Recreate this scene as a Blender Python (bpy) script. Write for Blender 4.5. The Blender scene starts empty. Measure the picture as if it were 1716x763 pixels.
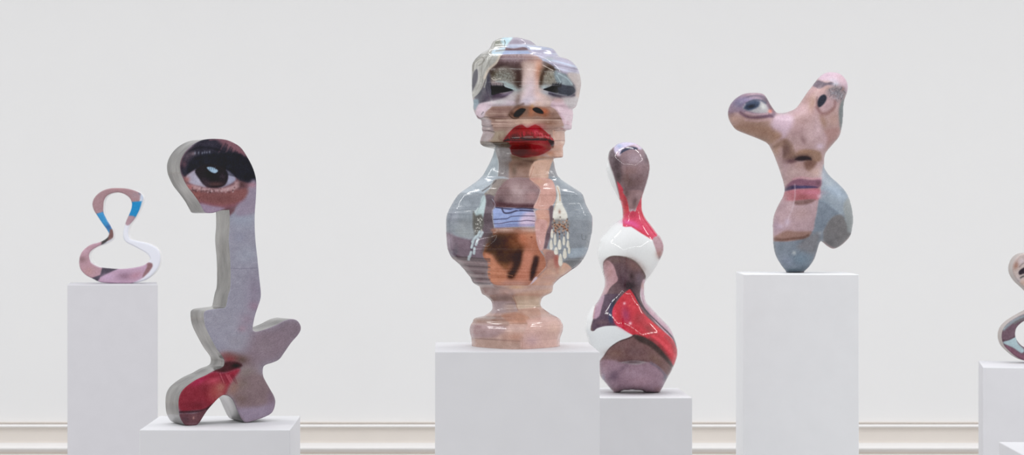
import bpy, bmesh, math, random
import numpy as np

# ---------------------------------------------------------------- camera
F = 3500.0            # focal length in pixels of a 1716 px wide frame
XV, YH = 742.0, 370.0 # principal point
H = 1.5               # eye height
C = bpy.context.scene.collection
cam_d = bpy.data.cameras.new('camera')
cam = bpy.data.objects.new('camera', cam_d)
C.objects.link(cam)
cam.location = (0, 0, H)
cam.rotation_euler = (math.pi/2, 0, 0)
cam_d.sensor_width = 36
cam_d.lens = 36*F/1716
cam_d.shift_x = (858-XV)/1716
cam_d.shift_y = -(381.5-YH)/1716
cam_d.clip_end = 60
cam_d.dof.use_dof = True
cam_d.dof.focus_distance = 5.4
cam_d.dof.aperture_fstop = 12
bpy.context.scene.camera = cam

# ---------------------------------------------------------------- light
vs = bpy.context.scene.view_settings
vs.view_transform = 'Standard'; vs.look = 'None'; vs.gamma = 1
vs.use_curve_mapping = False
vs.exposure = 0.0
world = bpy.data.worlds.new('gallery_daylight')
bpy.context.scene.world = world
world.use_nodes = True
nt = world.node_tree; nt.nodes.clear()
wo = nt.nodes.new('ShaderNodeOutputWorld'); bg = nt.nodes.new('ShaderNodeBackground')
tc = nt.nodes.new('ShaderNodeTexCoord'); sp = nt.nodes.new('ShaderNodeSeparateXYZ')
mr = nt.nodes.new('ShaderNodeMapRange'); cr = nt.nodes.new('ShaderNodeValToRGB')
mr.inputs['From Min'].default_value = -1; mr.inputs['From Max'].default_value = 1
nt.links.new(tc.outputs['Generated'], sp.inputs[0]); nt.links.new(sp.outputs['Z'], mr.inputs['Value'])
nt.links.new(mr.outputs[0], cr.inputs[0]); nt.links.new(cr.outputs[0], bg.inputs[0])
# world light raised toward both sides, added to brighten the plinths' side faces
ab = nt.nodes.new('ShaderNodeMath'); ab.operation = 'POWER'; ab.inputs[1].default_value = 2
sm = nt.nodes.new('ShaderNodeMath'); sm.operation = 'MULTIPLY_ADD'; sm.inputs[1].default_value = .20; sm.inputs[2].default_value = .87
nt.links.new(sp.outputs['X'], ab.inputs[0]); nt.links.new(ab.outputs[0], sm.inputs[0]); nt.links.new(sm.outputs[0], bg.inputs[1])
nt.links.new(bg.outputs[0], wo.inputs[0])
WORLD_RAMP = [(0.0, (.60, .60, .60)), (0.5, (.715, .71, .70)), (0.62, (.82, .82, .82)), (1.0, (1.32, 1.34, 1.42))]
els = cr.color_ramp.elements
els[0].position, els[0].color = WORLD_RAMP[0][0], (*WORLD_RAMP[0][1], 1)
els[1].position, els[1].color = WORLD_RAMP[3][0], (*WORLD_RAMP[3][1], 1)
for p_, c_ in WORLD_RAMP[1:3]:
    e_ = els.new(p_); e_.color = (*c_, 1)

def strip_lamp(x, y, z, lx, ly, power):
    """one short tube lamp of the ceiling loop (an area light)"""
    d = bpy.data.lights.new('ceiling_tube', 'AREA'); d.shape = 'RECTANGLE'
    d.size = lx; d.size_y = ly; d.energy = power; d.color = (1, .99, .97)
    o = bpy.data.objects.new('ceiling_tube', d); C.objects.link(o); o.location = (x, y, z)
LX0, LX1, LY0, LY1, LZ = -4.8, 7.0, -1.5, 7.0, 4.4
for k in range(7):
    cx = LX0 + (k+.5)*(LX1-LX0)/7
    for yy in (LY0, LY1): strip_lamp(cx, yy, LZ, 1.25, .32, 17)
for k in range(5):
    cy = LY0 + (k+.5)*(LY1-LY0)/5
    for xx in (LX0, LX1): strip_lamp(xx, cy, LZ, .32, 1.25, 17)

# ---------------------------------------------------------------- helpers
def w2px(P):
    """world points -> pixel position seen in the photograph (to register the prints)"""
    P = np.asarray(P, float)
    return np.stack([XV + F*P[:, 0]/P[:, 1], YH + F*(H-P[:, 2])/P[:, 1]], 1)

def new_mat(name, rough=.5, metal=0., coat=0.):
    m = bpy.data.materials.new(name); m.use_nodes = True
    b = m.node_tree.nodes['Principled BSDF']
    b.inputs['Roughness'].default_value = rough; b.inputs['Metallic'].default_value = metal
    b.inputs['Coat Weight'].default_value = coat; b.inputs['Coat Roughness'].default_value = .03
    return m, b

def noise_mat(name, col, rough=.5, amp=.03, scale=30., metal=0., bump=0., coat=0., stretch=(1, 1, 1), spec=.5):
    """base colour varied by a little noise"""
    m, b = new_mat(name, rough, metal, coat); t = m.node_tree
    b.inputs['Specular IOR Level'].default_value = spec
    co = t.nodes.new('ShaderNodeTexCoord'); mp = t.nodes.new('ShaderNodeMapping')
    mp.inputs['Scale'].default_value = stretch
    n = t.nodes.new('ShaderNodeTexNoise'); n.inputs['Scale'].default_value = scale; n.inputs['Detail'].default_value = 4
    r = t.nodes.new('ShaderNodeValToRGB')
    r.color_ramp.elements[0].position = .3; r.color_ramp.elements[1].position = .7
    r.color_ramp.elements[0].color = (*[max(0, c*(1-amp)) for c in col], 1)
    r.color_ramp.elements[1].color = (*[c*(1+amp) for c in col], 1)
    t.links.new(co.outputs['Object'], mp.inputs[0]); t.links.new(mp.outputs[0], n.inputs['Vector'])
    t.links.new(n.outputs['Fac'], r.inputs[0]); t.links.new(r.outputs[0], b.inputs['Base Color'])
    if bump:
        bu = t.nodes.new('ShaderNodeBump'); bu.inputs['Strength'].default_value = bump; bu.inputs['Distance'].default_value = .01
        t.links.new(n.outputs['Fac'], bu.inputs['Height']); t.links.new(bu.outputs[0], b.inputs['Normal'])
    return m

def print_mat(name, rough=.12, spec=.5, bump=0., bscale=14.):
    """glossy printed skin: the printed picture lives in the mesh's colour attribute"""
    m, b = new_mat(name, rough); t = m.node_tree
    b.inputs['Specular IOR Level'].default_value = spec
    a = t.nodes.new('ShaderNodeAttribute'); a.attribute_name = 'print'
    co = t.nodes.new('ShaderNodeTexCoord'); n = t.nodes.new('ShaderNodeTexNoise')
    n.inputs['Scale'].default_value = 650; n.inputs['Detail'].default_value = 2
    mr = t.nodes.new('ShaderNodeMapRange'); mr.inputs['To Min'].default_value = .86; mr.inputs['To Max'].default_value = 1.14
    mx = t.nodes.new('ShaderNodeVectorMath'); mx.operation = 'SCALE'
    t.links.new(co.outputs['Object'], n.inputs['Vector']); t.links.new(n.outputs['Fac'], mr.inputs['Value'])
    t.links.new(a.outputs['Color'], mx.inputs[0]); t.links.new(mr.outputs[0], mx.inputs['Scale'])
    t.links.new(mx.outputs[0], b.inputs['Base Color'])
    if bump:
        n2 = t.nodes.new('ShaderNodeTexNoise'); n2.inputs['Scale'].default_value = bscale
        bu = t.nodes.new('ShaderNodeBump'); bu.inputs['Strength'].default_value = bump; bu.inputs['Distance'].default_value = .01
        t.links.new(co.outputs['Object'], n2.inputs['Vector']); t.links.new(n2.outputs['Fac'], bu.inputs['Height'])
        t.links.new(bu.outputs[0], b.inputs['Normal'])
    return m

def link_mesh(name, V, Fc, mat, parent=None, cols=None, smooth=True):
    me = bpy.data.meshes.new(name)
    me.from_pydata([tuple(v) for v in np.asarray(V).tolist()], [], [tuple(f) for f in Fc])
    if cols is not None:
        ca = me.color_attributes.new('print', 'FLOAT_COLOR', 'POINT')
        ca.data.foreach_set('color', np.concatenate([cols, np.ones((len(cols), 1))], 1).astype(np.float32).ravel())
    if smooth: me.polygons.foreach_set('use_smooth', [True]*len(me.polygons))
    me.update()
    o = bpy.data.objects.new(name, me); C.objects.link(o)
    if mat: me.materials.append(mat)
    if parent: o.parent = parent
    return o

def thing(name, label, cat, loc, group=None):
    o = bpy.data.objects.new(name, None); C.objects.link(o); o.location = loc
    o.empty_display_size = .1
    o['label'] = label; o['category'] = cat
    if group: o['group'] = group
    return o

def localise(V, root):
    return np.asarray(V) - np.array(root.location)
# ---------------------------------------------------------------- printing: soft shapes laid over one another
def spline(pts, n=8, closed=True):
    P = np.asarray(pts, float); m = len(P); out = []
    rng = range(m if closed else m-1)
    for i in rng:
        if closed: p0, p1, p2, p3 = P[i-1], P[i], P[(i+1) % m], P[(i+2) % m]
        else: p0, p1, p2, p3 = P[max(i-1, 0)], P[i], P[i+1], P[min(i+2, m-1)]
        for t in np.arange(n)/n:
            out.append(.5*((2*p1)+(-p0+p2)*t+(2*p0-5*p1+4*p2-p3)*t*t+(-p0+3*p1-3*p2+p3)*t**3))
    if not closed: out.append(P[-1])
    return np.array(out)

def dist_poly(Q, L, closed=True):
    """distance from each point of Q to polyline L, and the nearest point"""
    best = np.full(len(Q), 1e18); near = np.zeros_like(Q)
    n = len(L); k = n if closed else n-1
    for i in range(k):
        a = L[i]; b = L[(i+1) % n]; d = b-a; dd = max(d@d, 1e-18)
        t = np.clip(((Q-a)@d)/dd, 0, 1); c = a+t[:, None]*d
        e = ((Q-c)**2).sum(1); m = e < best
        best[m] = e[m]; near[m] = c[m]
    return np.sqrt(best), near

def inside(Q, L):
    r = np.zeros(len(Q), bool); n = len(L)
    for i in range(n):
        x1, y1 = L[i]; x2, y2 = L[(i+1) % n]
        if y1 == y2: continue
        c = (y1 > Q[:, 1]) != (y2 > Q[:, 1])
        r ^= c & (Q[:, 0] < (x2-x1)*(Q[:, 1]-y1)/(y2-y1)+x1)
    return r

def sstep(x): x = np.clip(x, 0, 1); return x*x*(3-2*x)

_rs = np.random.RandomState(7)
_LAT = _rs.rand(256, 256)
def vnoise(x, y):
    xi = np.floor(x).astype(int); yi = np.floor(y).astype(int); fx = x-xi; fy = y-yi
    fx = fx*fx*(3-2*fx); fy = fy*fy*(3-2*fy); g = lambda a, b: _LAT[a % 256, b % 256]
    return (g(xi, yi)*(1-fx)+g(xi+1, yi)*fx)*(1-fy)+(g(xi, yi+1)*(1-fx)+g(xi+1, yi+1)*fx)*fy

def tile(ox, oy, s):
    def f(*a):                        # tile(x1,y1,x2,y2,...) -> list of points
        return [(ox+a[i]/s, oy+a[i+1]/s) for i in range(0, len(a), 2)]
    f.s = s
    return f

class Print:
    def __init__(self, Q, base):
        self.Q = Q; self.C = np.tile(np.array(base, float), (len(Q), 1)); self.t = None
    def _mix(self, idx, col, a):
        col = np.asarray(col, float)
        self.C[idx] = self.C[idx]*(1-a[:, None]) + col*a[:, None]
    def _near(self, pts, pad):
        lo = pts.min(0)-pad; hi = pts.max(0)+pad
        return np.where(((self.Q >= lo) & (self.Q <= hi)).all(1))[0]
    def poly(self, pts, col, f=1., a=1., n=4, wob=0.):
        L = spline(pts, n) if n > 1 else np.array(pts, float)
        ix = self._near(L, f+wob)
        if not len(ix): return
        q = self.Q[ix].copy()
        if wob:
            q[:, 0] += (vnoise(q[:, 0]*.35, q[:, 1]*.35)-.5)*2*wob
            q[:, 1] += (vnoise(q[:, 0]*.35+50, q[:, 1]*.35+9)-.5)*2*wob
        d, _ = dist_poly(q, L); s = np.where(inside(q, L), d, -d)
        self._mix(ix, col, a*sstep(.5+s/(2*f)))
    def blob(self, c, rx, ry, col, a=1., rot=0., p=1.):
        (cx, cy), = c if isinstance(c, list) else [c]
        R = max(rx, ry)*2.6; ix = self._near(np.array([[cx, cy]]), R)
        if not len(ix): return
        d = self.Q[ix]-(cx, cy); r = math.radians(rot)
        u = d[:, 0]*math.cos(r)+d[:, 1]*math.sin(r); v = -d[:, 0]*math.sin(r)+d[:, 1]*math.cos(r)
        self._mix(ix, col, a*np.exp(-((u/rx)**2+(v/ry)**2)**p))
    def line(self, pts, w, col, a=1., f=.6, n=5, taper=False):
        L = spline(pts, n, False); ix = self._near(L, w+f)
        if not len(ix): return
        d, near = dist_poly(self.Q[ix], L, False)
        ww = w/2
        if taper:
            s, e = L[0], L[-1]; k = np.clip(((near-s)@(e-s))/max((e-s)@(e-s), 1e-9), 0, 1)
            ww = w/2*(1-k*.85)
        self._mix(ix, col, a*sstep((ww+f-d)/(2*f)))
    def streaks(self, box, sx, sy, amp, seed=0.):
        """horizontal drawn-out streaks of the print"""
        x0, y0, x1, y1 = box; q = self.Q
        m = sstep((q[:, 0]-x0)/6)*sstep((x1-q[:, 0])/6)*sstep((q[:, 1]-y0)/4)*sstep((y1-q[:, 1])/4)
        v = (vnoise(q[:, 0]/sx+seed, q[:, 1]/sy+seed*3)-.5)*2*amp*m
        self.C += v[:, None]
    def mottle(self, s, amp, seed=3.):
        q = self.Q; v = (vnoise(q[:, 0]/s+seed, q[:, 1]/s+seed)+.5*vnoise(q[:, 0]*2/s, q[:, 1]*2/s+seed)-.75)*2*amp
        self.C += v[:, None]
    def done(self, gain=1., sat=1.):
        g_ = np.random.RandomState(5).rand(len(self.C))-.5
        c = np.clip(self.C+(g_*20*(self.C.min(1) < 215))[:, None], 2, 252)
        g = c.mean(1, keepdims=True); c = np.clip(g+(c-g)*sat, 1, 253)/255
        lin = np.where(c <= .04045, c/12.92, ((c+.055)/1.055)**2.4)
        return np.clip(lin*gain-.012, .0015, .93)
# ---------------------------------------------------------------- the prints, one function per sculpture
def paint_bust(Q):
    S = 1710/260
    a = tile(740, 55, S); b = tile(740, 165, S); c = tile(740, 270, S); d = tile(740, 375, S); e = tile(740, 480, S)
    P = Print(Q, (158, 164, 172))
    rnd = random.Random(4)
    # ---- head: skin under everything
    P.poly(a(560,70, 780,40, 1010,90, 1260,190, 1500,350, 1560,560, 1520,800, 1450,1100, 1360,1330, 1240,1390, 420,1280, 400,1000, 320,800, 320,380), (186,172,172), 2)
    P.poly(a(760,40, 1010,70, 1120,170, 1000,260, 640,270, 690,170), (168,160,172), 2)
    P.poly(a(650,235, 960,240, 1090,290, 1130,330, 1090,430, 1080,560, 860,560, 800,480, 520,430, 600,350), (160,136,134), 6)
    P.blob(a(760,360), 32, 14, (100,82,84), .85)
    P.blob(a(640,290), 12, 8, (120,98,100), .7)
    for k in range(260):
        x = 620+rnd.random()*300; y = 240+rnd.random()*200
        P.blob(a(x,y), .8, .8, rnd.choice([(190,172,176), (92,74,76), (104,84,86)]), .45)
    P.blob(a(650,320), 14, 10, (112,92,94), .6)
    P.blob(a(770,290), 22, 6, (176,160,168), .6)
    P.blob(a(1010,400), 14, 16, (206,170,154), .9)
    P.poly(a(880,340, 1010,330, 1110,330, 1090,470, 1075,600, 1180,720, 1230,820, 1080,930, 900,930, 800,860, 850,700, 870,560), (214,192,184), 5)
    P.blob(a(1075,430), 7, 20, (206,148,122), .85)
    P.blob(a(1060,560), 5, 14, (212,150,128), .6)
    P.blob(a(980,640), 14, 24, (226,210,220), .85)
    P.blob(a(1070,690), 8, 16, (232,200,190), .8)
    # left lower lid & cheek
    P.poly(a(560,740, 700,690, 840,640, 870,700, 820,860, 700,800, 560,810, 420,900, 390,820), (202,194,196), 4)
    P.blob(a(840,720), 6, 14, (150,140,132), .6)
    P.blob(a(800,620), 14, 6, (168,186,190), .8)
    # left eye socket
    P.poly(a(560,400, 640,360, 760,370, 860,450, 865,560, 840,600, 780,560, 540,540, 500,470), (118,104,98), 5)
    P.blob(a(650,480), 20, 13, (146,144,136), .95)
    P.blob(a(720,500), 14, 12, (158,160,154), .7)
    P.blob(a(840,520), 5, 16, (100,86,78), .7, rot=20)
    P.blob(a(850,420), 9, 12, (98,78,74), .5, rot=20)
    P.blob(a(560,440), 7, 7, (88,78,66), .8)
    P.line(a(540,430, 620,365, 720,350, 800,390, 850,470, 860,590), 5.5, (84,68,66), .75, 4)
    P.line(a(600,330, 700,330, 800,350, 850,380), 6, (108,88,88), .6, 5)
    for k in range(210):
        x = 690+rnd.gauss(0,80); y = 475+rnd.gauss(0,42)
        P.blob(a(x,y), .8, .8, rnd.choice([(180,180,170), (104,96,88), (96,86,80), (168,172,166)]), .45)
    P.line(a(600,540, 690,545, 760,590, 820,630), 2.4, (176,192,192), .7, 1.6)
    P.blob(a(740,575), 13, 4, (168,184,184), .9, rot=20)
    P.blob(a(600,570), 10, 5, (176,160,164), .8)
    P.poly(a(540,640, 600,660, 700,670, 790,640, 700,705, 620,738, 560,750), (92,78,94), 2.4)
    P.line(a(850,700, 845,763, 820,830, 770,880), 3, (120,104,98), .6, 2.5)
    P.blob(a(700,680), 10, 2.5, (168,158,176), .8, rot=-14)
    # dark cheek strip left of the eye
    P.poly(a(440,560, 520,430, 545,560, 560,740, 420,790, 380,760, 360,680), (98,96,106), 3)
    P.blob(a(480,690), 9, 10, (128,120,132), .6)
    P.blob(a(420,650), 3, 9, (76,78,88), .6)
    P.blob(a(620,715), 15, 4, (92,80,94), .75, rot=-8)
    P.blob(a(850,480), 5, 16, (84,66,62), .75)
    # left eye
    P.poly(a(545,590, 600,580, 660,585, 720,605, 788,630, 720,652, 640,665, 556,685, 548,640), (34,40,52), .9)
    for k in range(11):
        x = 548+k*14; P.line(a(x,600, x-3-rnd.random()*6,572-rnd.random()*12, x-10+rnd.random()*8,556), 2.4, (38,38,46), .9, .5, taper=True)
    for k in range(9):
        x = 560+k*13; P.line(a(x,584, x+4,560), .7, (196,186,186), .7, .5)
    P.line(a(552,500, 570,518, 600,520, 630,506, 655,510), .9, (232,226,214), .8)
    P.line(a(565,498, 578,488, 600,512), .6, (232,226,214), .6)
    P.line(a(690,578, 730,600, 790,622), 1.6, (180,200,204), .8)
    # right eye
    P.poly(a(1230,420, 1120,330, 1240,330, 1400,420, 1470,500, 1490,620, 1420,700, 1240,710, 1180,640, 1090,570, 1110,500), (128,128,134), 5)
    P.blob(a(1150,420), 8, 13, (96,78,66), .9, rot=25)
    P.blob(a(1105,520), 3.5, 12, (96,78,62), .85)
    P.blob(a(1190,350), 8, 5, (120,96,88), .7, rot=30)
    P.blob(a(1200,480), 14, 13, (152,148,136), .95)
    P.blob(a(1170,540), 12, 6, (160,154,142), .8)
    P.line(a(1092,590, 1100,510, 1130,430, 1180,380, 1240,400), 4.5, (82,64,54), .75, 3)
    for k in range(90):
        x = 1190+rnd.gauss(0,38); y = 485+rnd.gauss(0,42)
        P.blob(a(x,y), .8, .8, rnd.choice([(186,182,170), (108,98,86), (172,174,166)]), .45)
    P.blob(a(1440,520), 4, 10, (84,84,98), .8, rot=-20); P.blob(a(1300,400), 9, 4, (110,108,112), .6, rot=30)
    P.line(a(1230,420, 1262,460, 1280,520), 1, (96,88,80), .7, .7)
    P.poly(a(1250,420, 1330,440, 1420,500, 1450,570, 1400,590, 1290,560, 1250,500), (150,162,168), 3)
    P.line(a(1290,450, 1380,500, 1440,570), 2.2, (176,190,196), .8)
    P.line(a(1270,470, 1310,540), 1.6, (182,196,200), .8)
    P.line(a(1380,440, 1440,500, 1468,580), 3, (90,90,104), .7, 1.5)
    P.blob(a(1130,600), 8, 4, (178,190,192), .9)
    P.blob(a(1150,660), 12, 4, (172,176,184), .8, rot=15)
    P.poly(a(1122,622, 1190,596, 1250,570, 1290,575, 1290,655, 1220,655, 1150,636), (32,38,50), .9)
    P.poly(a(1285,570, 1370,580, 1440,590, 1470,620, 1465,660, 1400,700, 1330,680, 1285,655), (74,78,90), 1.4)
    P.line(a(1190,668, 1290,700, 1400,716, 1460,690), 4.2, (80,74,90), .8, 2)
    P.line(a(1180,650, 1290,678, 1380,688), 1., (150,150,162), .8)
    for k in range(8):
        x = 1215+k*14; P.line(a(x,596, x+4+rnd.random()*6,570, x+12,554-rnd.random()*10), 2.4, (42,44,54), .85, .5, taper=True)
    # forehead bands running round the front
    P.poly(a(740,130, 960,130, 1130,150, 1260,190, 1300,260, 1100,270, 960,180, 900,160, 700,175), (178,184,202), 1.5)
    P.poly(a(700,165, 800,175, 900,158, 945,185, 800,196, 680,196), (128,106,110), 1.5)
    P.poly(a(560,200, 700,196, 960,198, 1000,230, 800,234, 560,240), (170,184,214), 1.2, n=1)
    P.poly(a(960,200, 1240,190, 1320,270, 1500,340, 1530,450, 1380,455, 1260,380, 1110,300, 1060,260), (182,178,196), 2)
    for y0, y1, cc in ((215,222,(200,206,220)), (262,268,(164,158,176)), (300,330,(196,204,222)), (345,352,(150,144,160)), (385,400,(198,204,222)), (425,420,(158,152,168))):
        P.line(a(1130+(y0-215)*.7,y0, 1500,y0+(y1-y0)+50), 2.0, cc, .75, 1.4)
    P.line(a(1120,300, 1250,310, 1500,380), 2.6, (196,206,226), .8, 1.6)
    P.blob(a(1190,290), 7, 4, (150,160,166), .8)
    P.line(a(1115,355, 1170,385, 1230,415), 1.0, (238,228,218), .8)
    P.poly(a(1380,455, 1520,455, 1545,560, 1510,780, 1480,900, 1440,900, 1490,640), (196,186,184), 3)
    P.blob(a(1510,700), 4, 12, (210,186,172), .6)
    # hair
    P.poly(a(785,40, 745,110, 700,170, 650,260, 610,340, 530,410, 480,520, 440,620, 385,690, 320,695, 310,360, 400,220, 520,150, 560,80, 680,40), (176,175,170), .8)
    P.poly(a(785,40, 745,105, 700,150, 650,100, 680,45), (188,212,220), 2)
    P.blob(a(620,110), 7, 6, (152,154,142), .8)
    P.line(a(690,80, 700,110, 690,150), 1.5, (110,110,104), .7)
    P.poly(a(570,190, 700,160, 660,235, 560,240), (192,210,222), 2)
    P.line(a(600,200, 690,190), 2, (150,146,140), .8, 1)
    for k, (x, cc) in enumerate(((350,(140,138,132)), (400,(200,198,192)), (440,(146,144,138)), (480,(190,190,184)))):
        P.line(a(x+80,240, x+20,310, x,420, x+10,520, x-10,600), 2.0, cc, .75, 1.2)
    P.poly(a(385,400, 400,440, 395,520, 370,580, 340,640, 332,640, 335,540, 350,450), (88,86,98), 1.5)
    P.blob(a(400,300), 8, 4, (142,140,128), .6, rot=-40)
    P.line(a(345,420, 350,340, 400,275, 450,270, 470,300, 440,340, 410,360), 1.6, (128,126,116), .8, 1)
    P.line(a(365,400, 375,340, 420,300, 450,300), 1.2, (206,204,196), .8, .8)
    P.line(a(600,100, 580,150, 545,165), 1.4, (126,128,116), .7, 1)
    P.line(a(340,330, 420,255, 500,240, 560,250), 1.4, (130,130,126), .7, 1)
    P.line(a(480,600, 455,540, 470,430, 520,330, 560,260), 1.6, (150,148,142), .6, 1.2)
    P.line(a(340,690, 380,640, 420,560, 430,480), 1.4, (146,140,130), .6, 1)
    P.line(a(640,250, 600,330, 520,400, 470,500), 3.2, (204,190,176), .8, 1.8)
    P.line(a(655,255, 612,338, 535,408, 484,515, 444,620), .9, (120,100,90), .5)
    P.line(a(430,560, 400,630, 350,665), 4, (192,190,186), .8, 2)
    P.poly(b(345,20, 400,10, 410,60, 370,130, 350,100), (140,158,168), 2.5)
    # ---- face, lower
    P.poly(b(380,150, 420,60, 560,30, 760,20, 820,60, 700,90, 555,92, 480,160, 460,215, 390,215), (208,190,200), 2)
    P.blob(b(640,40), 18, 6, (206,202,204), .9)
    P.line(b(440,175, 460,150), 1.6, (60,50,64), .9)
    P.poly(b(1200,90, 1230,20, 1330,10, 1480,50, 1460,120, 1450,240, 1430,350, 1360,350, 1300,200, 1250,120), (216,192,202), 1.6)
    P.poly(b(1330,-10, 1500,-10, 1490,70, 1440,115, 1380,80), (198,192,194), 4)
    P.blob(b(1280,20), 10, 5, (200,172,170), .7)
    P.poly(b(555,90, 700,86, 820,80, 1000,90, 1190,88, 1250,120, 1320,220, 1350,300, 1340,335, 1230,360, 1240,470, 1230,560, 700,520, 440,490, 450,440, 580,380, 540,290, 470,205, 480,160), (182,156,146), 1.4, n=1)
    P.streaks((815, 172, 948, 218), 60, 1.6, 16, 5)
    P.line(b(560,120, 760,130), 4, (158,128,120), .6, 3)
    P.line(b(480,205, 620,225, 780,228, 1000,220, 1310,222), 1.8, (112,84,74), .75, 1.2)
    P.line(b(600,240, 800,236, 1000,236, 1300,240), 2.4, (216,192,180), .8, 1.4)
    P.line(b(550,262, 800,272), 1.2, (120,92,86), .6, 1)
    P.line(b(520,360, 560,375, 600,380), 1.6, (112,90,88), .7, 1)
    P.line(b(690,190, 900,186, 1200,190), 1.2, (204,176,162), .6, 1)
    P.poly(b(560,370, 700,360, 700,470, 560,480, 530,440), (170,156,140), 5)
    P.poly(b(440,400, 560,380, 570,420, 520,470, 430,485), (162,146,146), 3)
    P.poly(b(436,235, 540,240, 545,290, 570,360, 450,370, 440,300), (166,148,150), 2)
    P.line(b(440,300, 500,310, 560,300), 1.6, (108,94,96), .7, 1)
    P.line(b(450,352, 520,356, 585,372), 1.6, (100,84,84), .7, 1)
    P.blob(b(520,335), 4, 1.2, (220,212,206), .8)
    P.blob(b(420,140), 7, 10, (214,190,202), .6)
    P.line(b(390,195, 430,222, 470,205), 1.6, (110,84,84), .8, 1)
    # nose
    P.blob(b(950,30), 22, 10, (220,210,222), .95)
    P.blob(b(1060,60), 8, 6, (226,196,182), .7)
    P.poly(b(740,190, 790,130, 850,80, 1000,92, 1110,95, 1190,140, 1170,190, 1040,200, 900,210, 800,225), (160,122,104), 3)
    P.blob(b(1140,150), 7, 6, (196,120,92), .85)
    P.blob(b(980,140), 5, 9, (186,122,92), .85)
    P.blob(b(920,140), 8, 8, (130,112,102), .7)
    P.poly(b(795,170, 830,132, 880,110, 925,122, 895,165, 850,205, 800,205), (44,34,26), 1.6)
    P.line(b(745,180, 770,210, 810,222, 850,212), 1.8, (66,56,50), .8, 1)
    P.blob(b(780,170), 4, 5, (92,72,62), .7)
    P.poly(b(1003,115, 1040,100, 1080,112, 1115,140, 1120,170, 1060,162, 1020,140), (46,28,24), 1.2)
    P.blob(b(1000,85), 3, 3, (214,170,120), .6)
    P.line(b(735,195, 760,150, 800,110, 850,80, 900,60), 3, (112,88,78), .6, 2.5)
    P.blob(b(840,20), 5, 12, (150,130,124), .7, rot=15); P.blob(b(1150,190), 10, 4, (150,104,84), .7)
    P.blob(b(700,110), 12, 4, (140,112,106), .6); P.blob(b(1230,170), 9, 6, (140,110,100), .7)
    # upper lip skin and lips
    P.blob(b(950,260), 22, 6, (214,184,166), .9)
    P.blob(b(1190,270), 16, 6, (150,116,100), .75)
    P.blob(b(650,140), 16, 5, (148,118,112), .6); P.blob(b(640,200), 18, 3, (136,106,102), .6)
    P.line(b(700,480, 640,450, 640,400), 4, (140,122,106), .6, 3)
    P.poly(b(680,472, 705,430, 745,375, 810,315, 875,290, 910,305, 950,326, 1000,300, 1040,290, 1090,318, 1140,360, 1195,410, 1236,460, 1238,500, 1228,545, 1180,490, 1100,460, 980,468, 830,478, 720,480), (162,36,54), .8)
    P.poly(b(740,490, 830,478, 980,468, 1130,462, 1180,485, 1215,535, 1165,590, 1040,640, 920,655, 820,640, 765,605, 745,550), (142,46,54), 1)
    P.blob(b(1010,340), 15, 7, (190,44,68), .7, rot=-10)
    P.blob(b(850,320), 8, 3, (130,28,42), .6, rot=-30)
    P.blob(b(1040,375), 5, 7, (226,130,134), .55)
    P.blob(b(1080,500), 14, 7, (192,90,94), .7)
    P.blob(b(1100,570), 12, 6, (186,70,78), .6)
    P.blob(b(850,590), 18, 11, (96,28,36), .85); P.blob(b(980,620), 14, 5, (112,34,40), .7)
    P.blob(b(930,540), 6, 9, (92,28,34), .6); P.line(b(800,560, 900,520, 980,560), 1.2, (96,28,36), .5, 1)
    P.blob(b(780,430), 13, 5, (96,18,30), .8, rot=-10); P.blob(b(930,425), 16, 3.5, (96,18,30), .7)
    P.line(b(690,470, 760,448, 850,440, 980,452, 1100,446, 1180,456), 3.0, (72,16,26), .9, 1.4)
    P.line(b(700,462, 850,466, 980,458, 1150,462), 1.2, (40,12,18), .8, .8)
    P.poly(b(1175,460, 1238,462, 1240,510, 1228,548, 1195,500), (78,22,32), 1.2)
    for k in range(34):
        x = 740+k*13.5; t = k/34; y0 = 430-60*math.sin(t*2.6)
        cc = (214,110,114) if rnd.random() < .35+.4*t else (112,20,34)
        P.line(b(x,y0, x+14+rnd.random()*20,y0+24+rnd.random()*22), .55, cc, .6, .5)
    for k in range(18):
        x = 1060+k*10; P.line(b(x,360+k*5+rnd.random()*20, x+14,384+k*5+rnd.random()*14), .7, (230,150,146), .65, .5)
    for k in range(60):
        x = 730+k*8; t = k/60; yy = 335+abs(t-.5)*120
        P.line(b(x,yy+rnd.random()*40, x+rnd.uniform(-6,12),yy+40+rnd.random()*50), .9, (104,16,30) if rnd.random() < .6 else (204,78,90), .45, .5)
    for k in range(26):
        x = 790+k*15; P.line(b(x,490+rnd.random()*10, x+8,540+rnd.random()*40), .6, (196,80,84) if k > 12 else (120,28,38), .5, .5)
    # jaw
    P.poly(b(430,480, 560,480, 700,478, 745,490, 742,550, 560,548, 450,525), (100,86,74), 1.2, n=2)
    P.poly(b(430,480, 540,486, 560,500, 470,520, 430,510), (132,118,106), 1.6)
    P.poly(b(1225,350, 1370,350, 1365,470, 1350,500, 1340,560, 1345,660, 1240,662, 1170,620, 1235,540, 1242,470), (208,174,160), 1.2, n=2)
    P.line(b(1240,356, 1300,350, 1365,352), 1.2, (150,112,100), .8, .8)
    P.line(b(1240,466, 1358,464), 1.2, (150,116,104), .8, .8)
    P.blob(b(1330,490), 3, 2.5, (236,212,198), .9)
    P.blob(b(1300,520), 8, 4, (222,170,146), .8)
    P.line(b(1240,600, 1335,612), 1.6, (218,190,176), .7, 1)
    P.line(b(1240,650, 1330,648), 1.6, (170,124,104), .8, 1)
    P.blob(b(1190,600), 8, 4, (190,140,118), .8)
    # ---- neck
    P.poly(b(575,550, 745,545, 770,620, 1000,690, 1235,660, 1245,763, 1300,900, 400,900, 500,760), (170,150,142), .8, n=1)
    P.poly(b(578,550, 545,680, 470,800, 400,870, 620,870, 632,700, 605,560), (172,182,188), 1.2)
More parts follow.
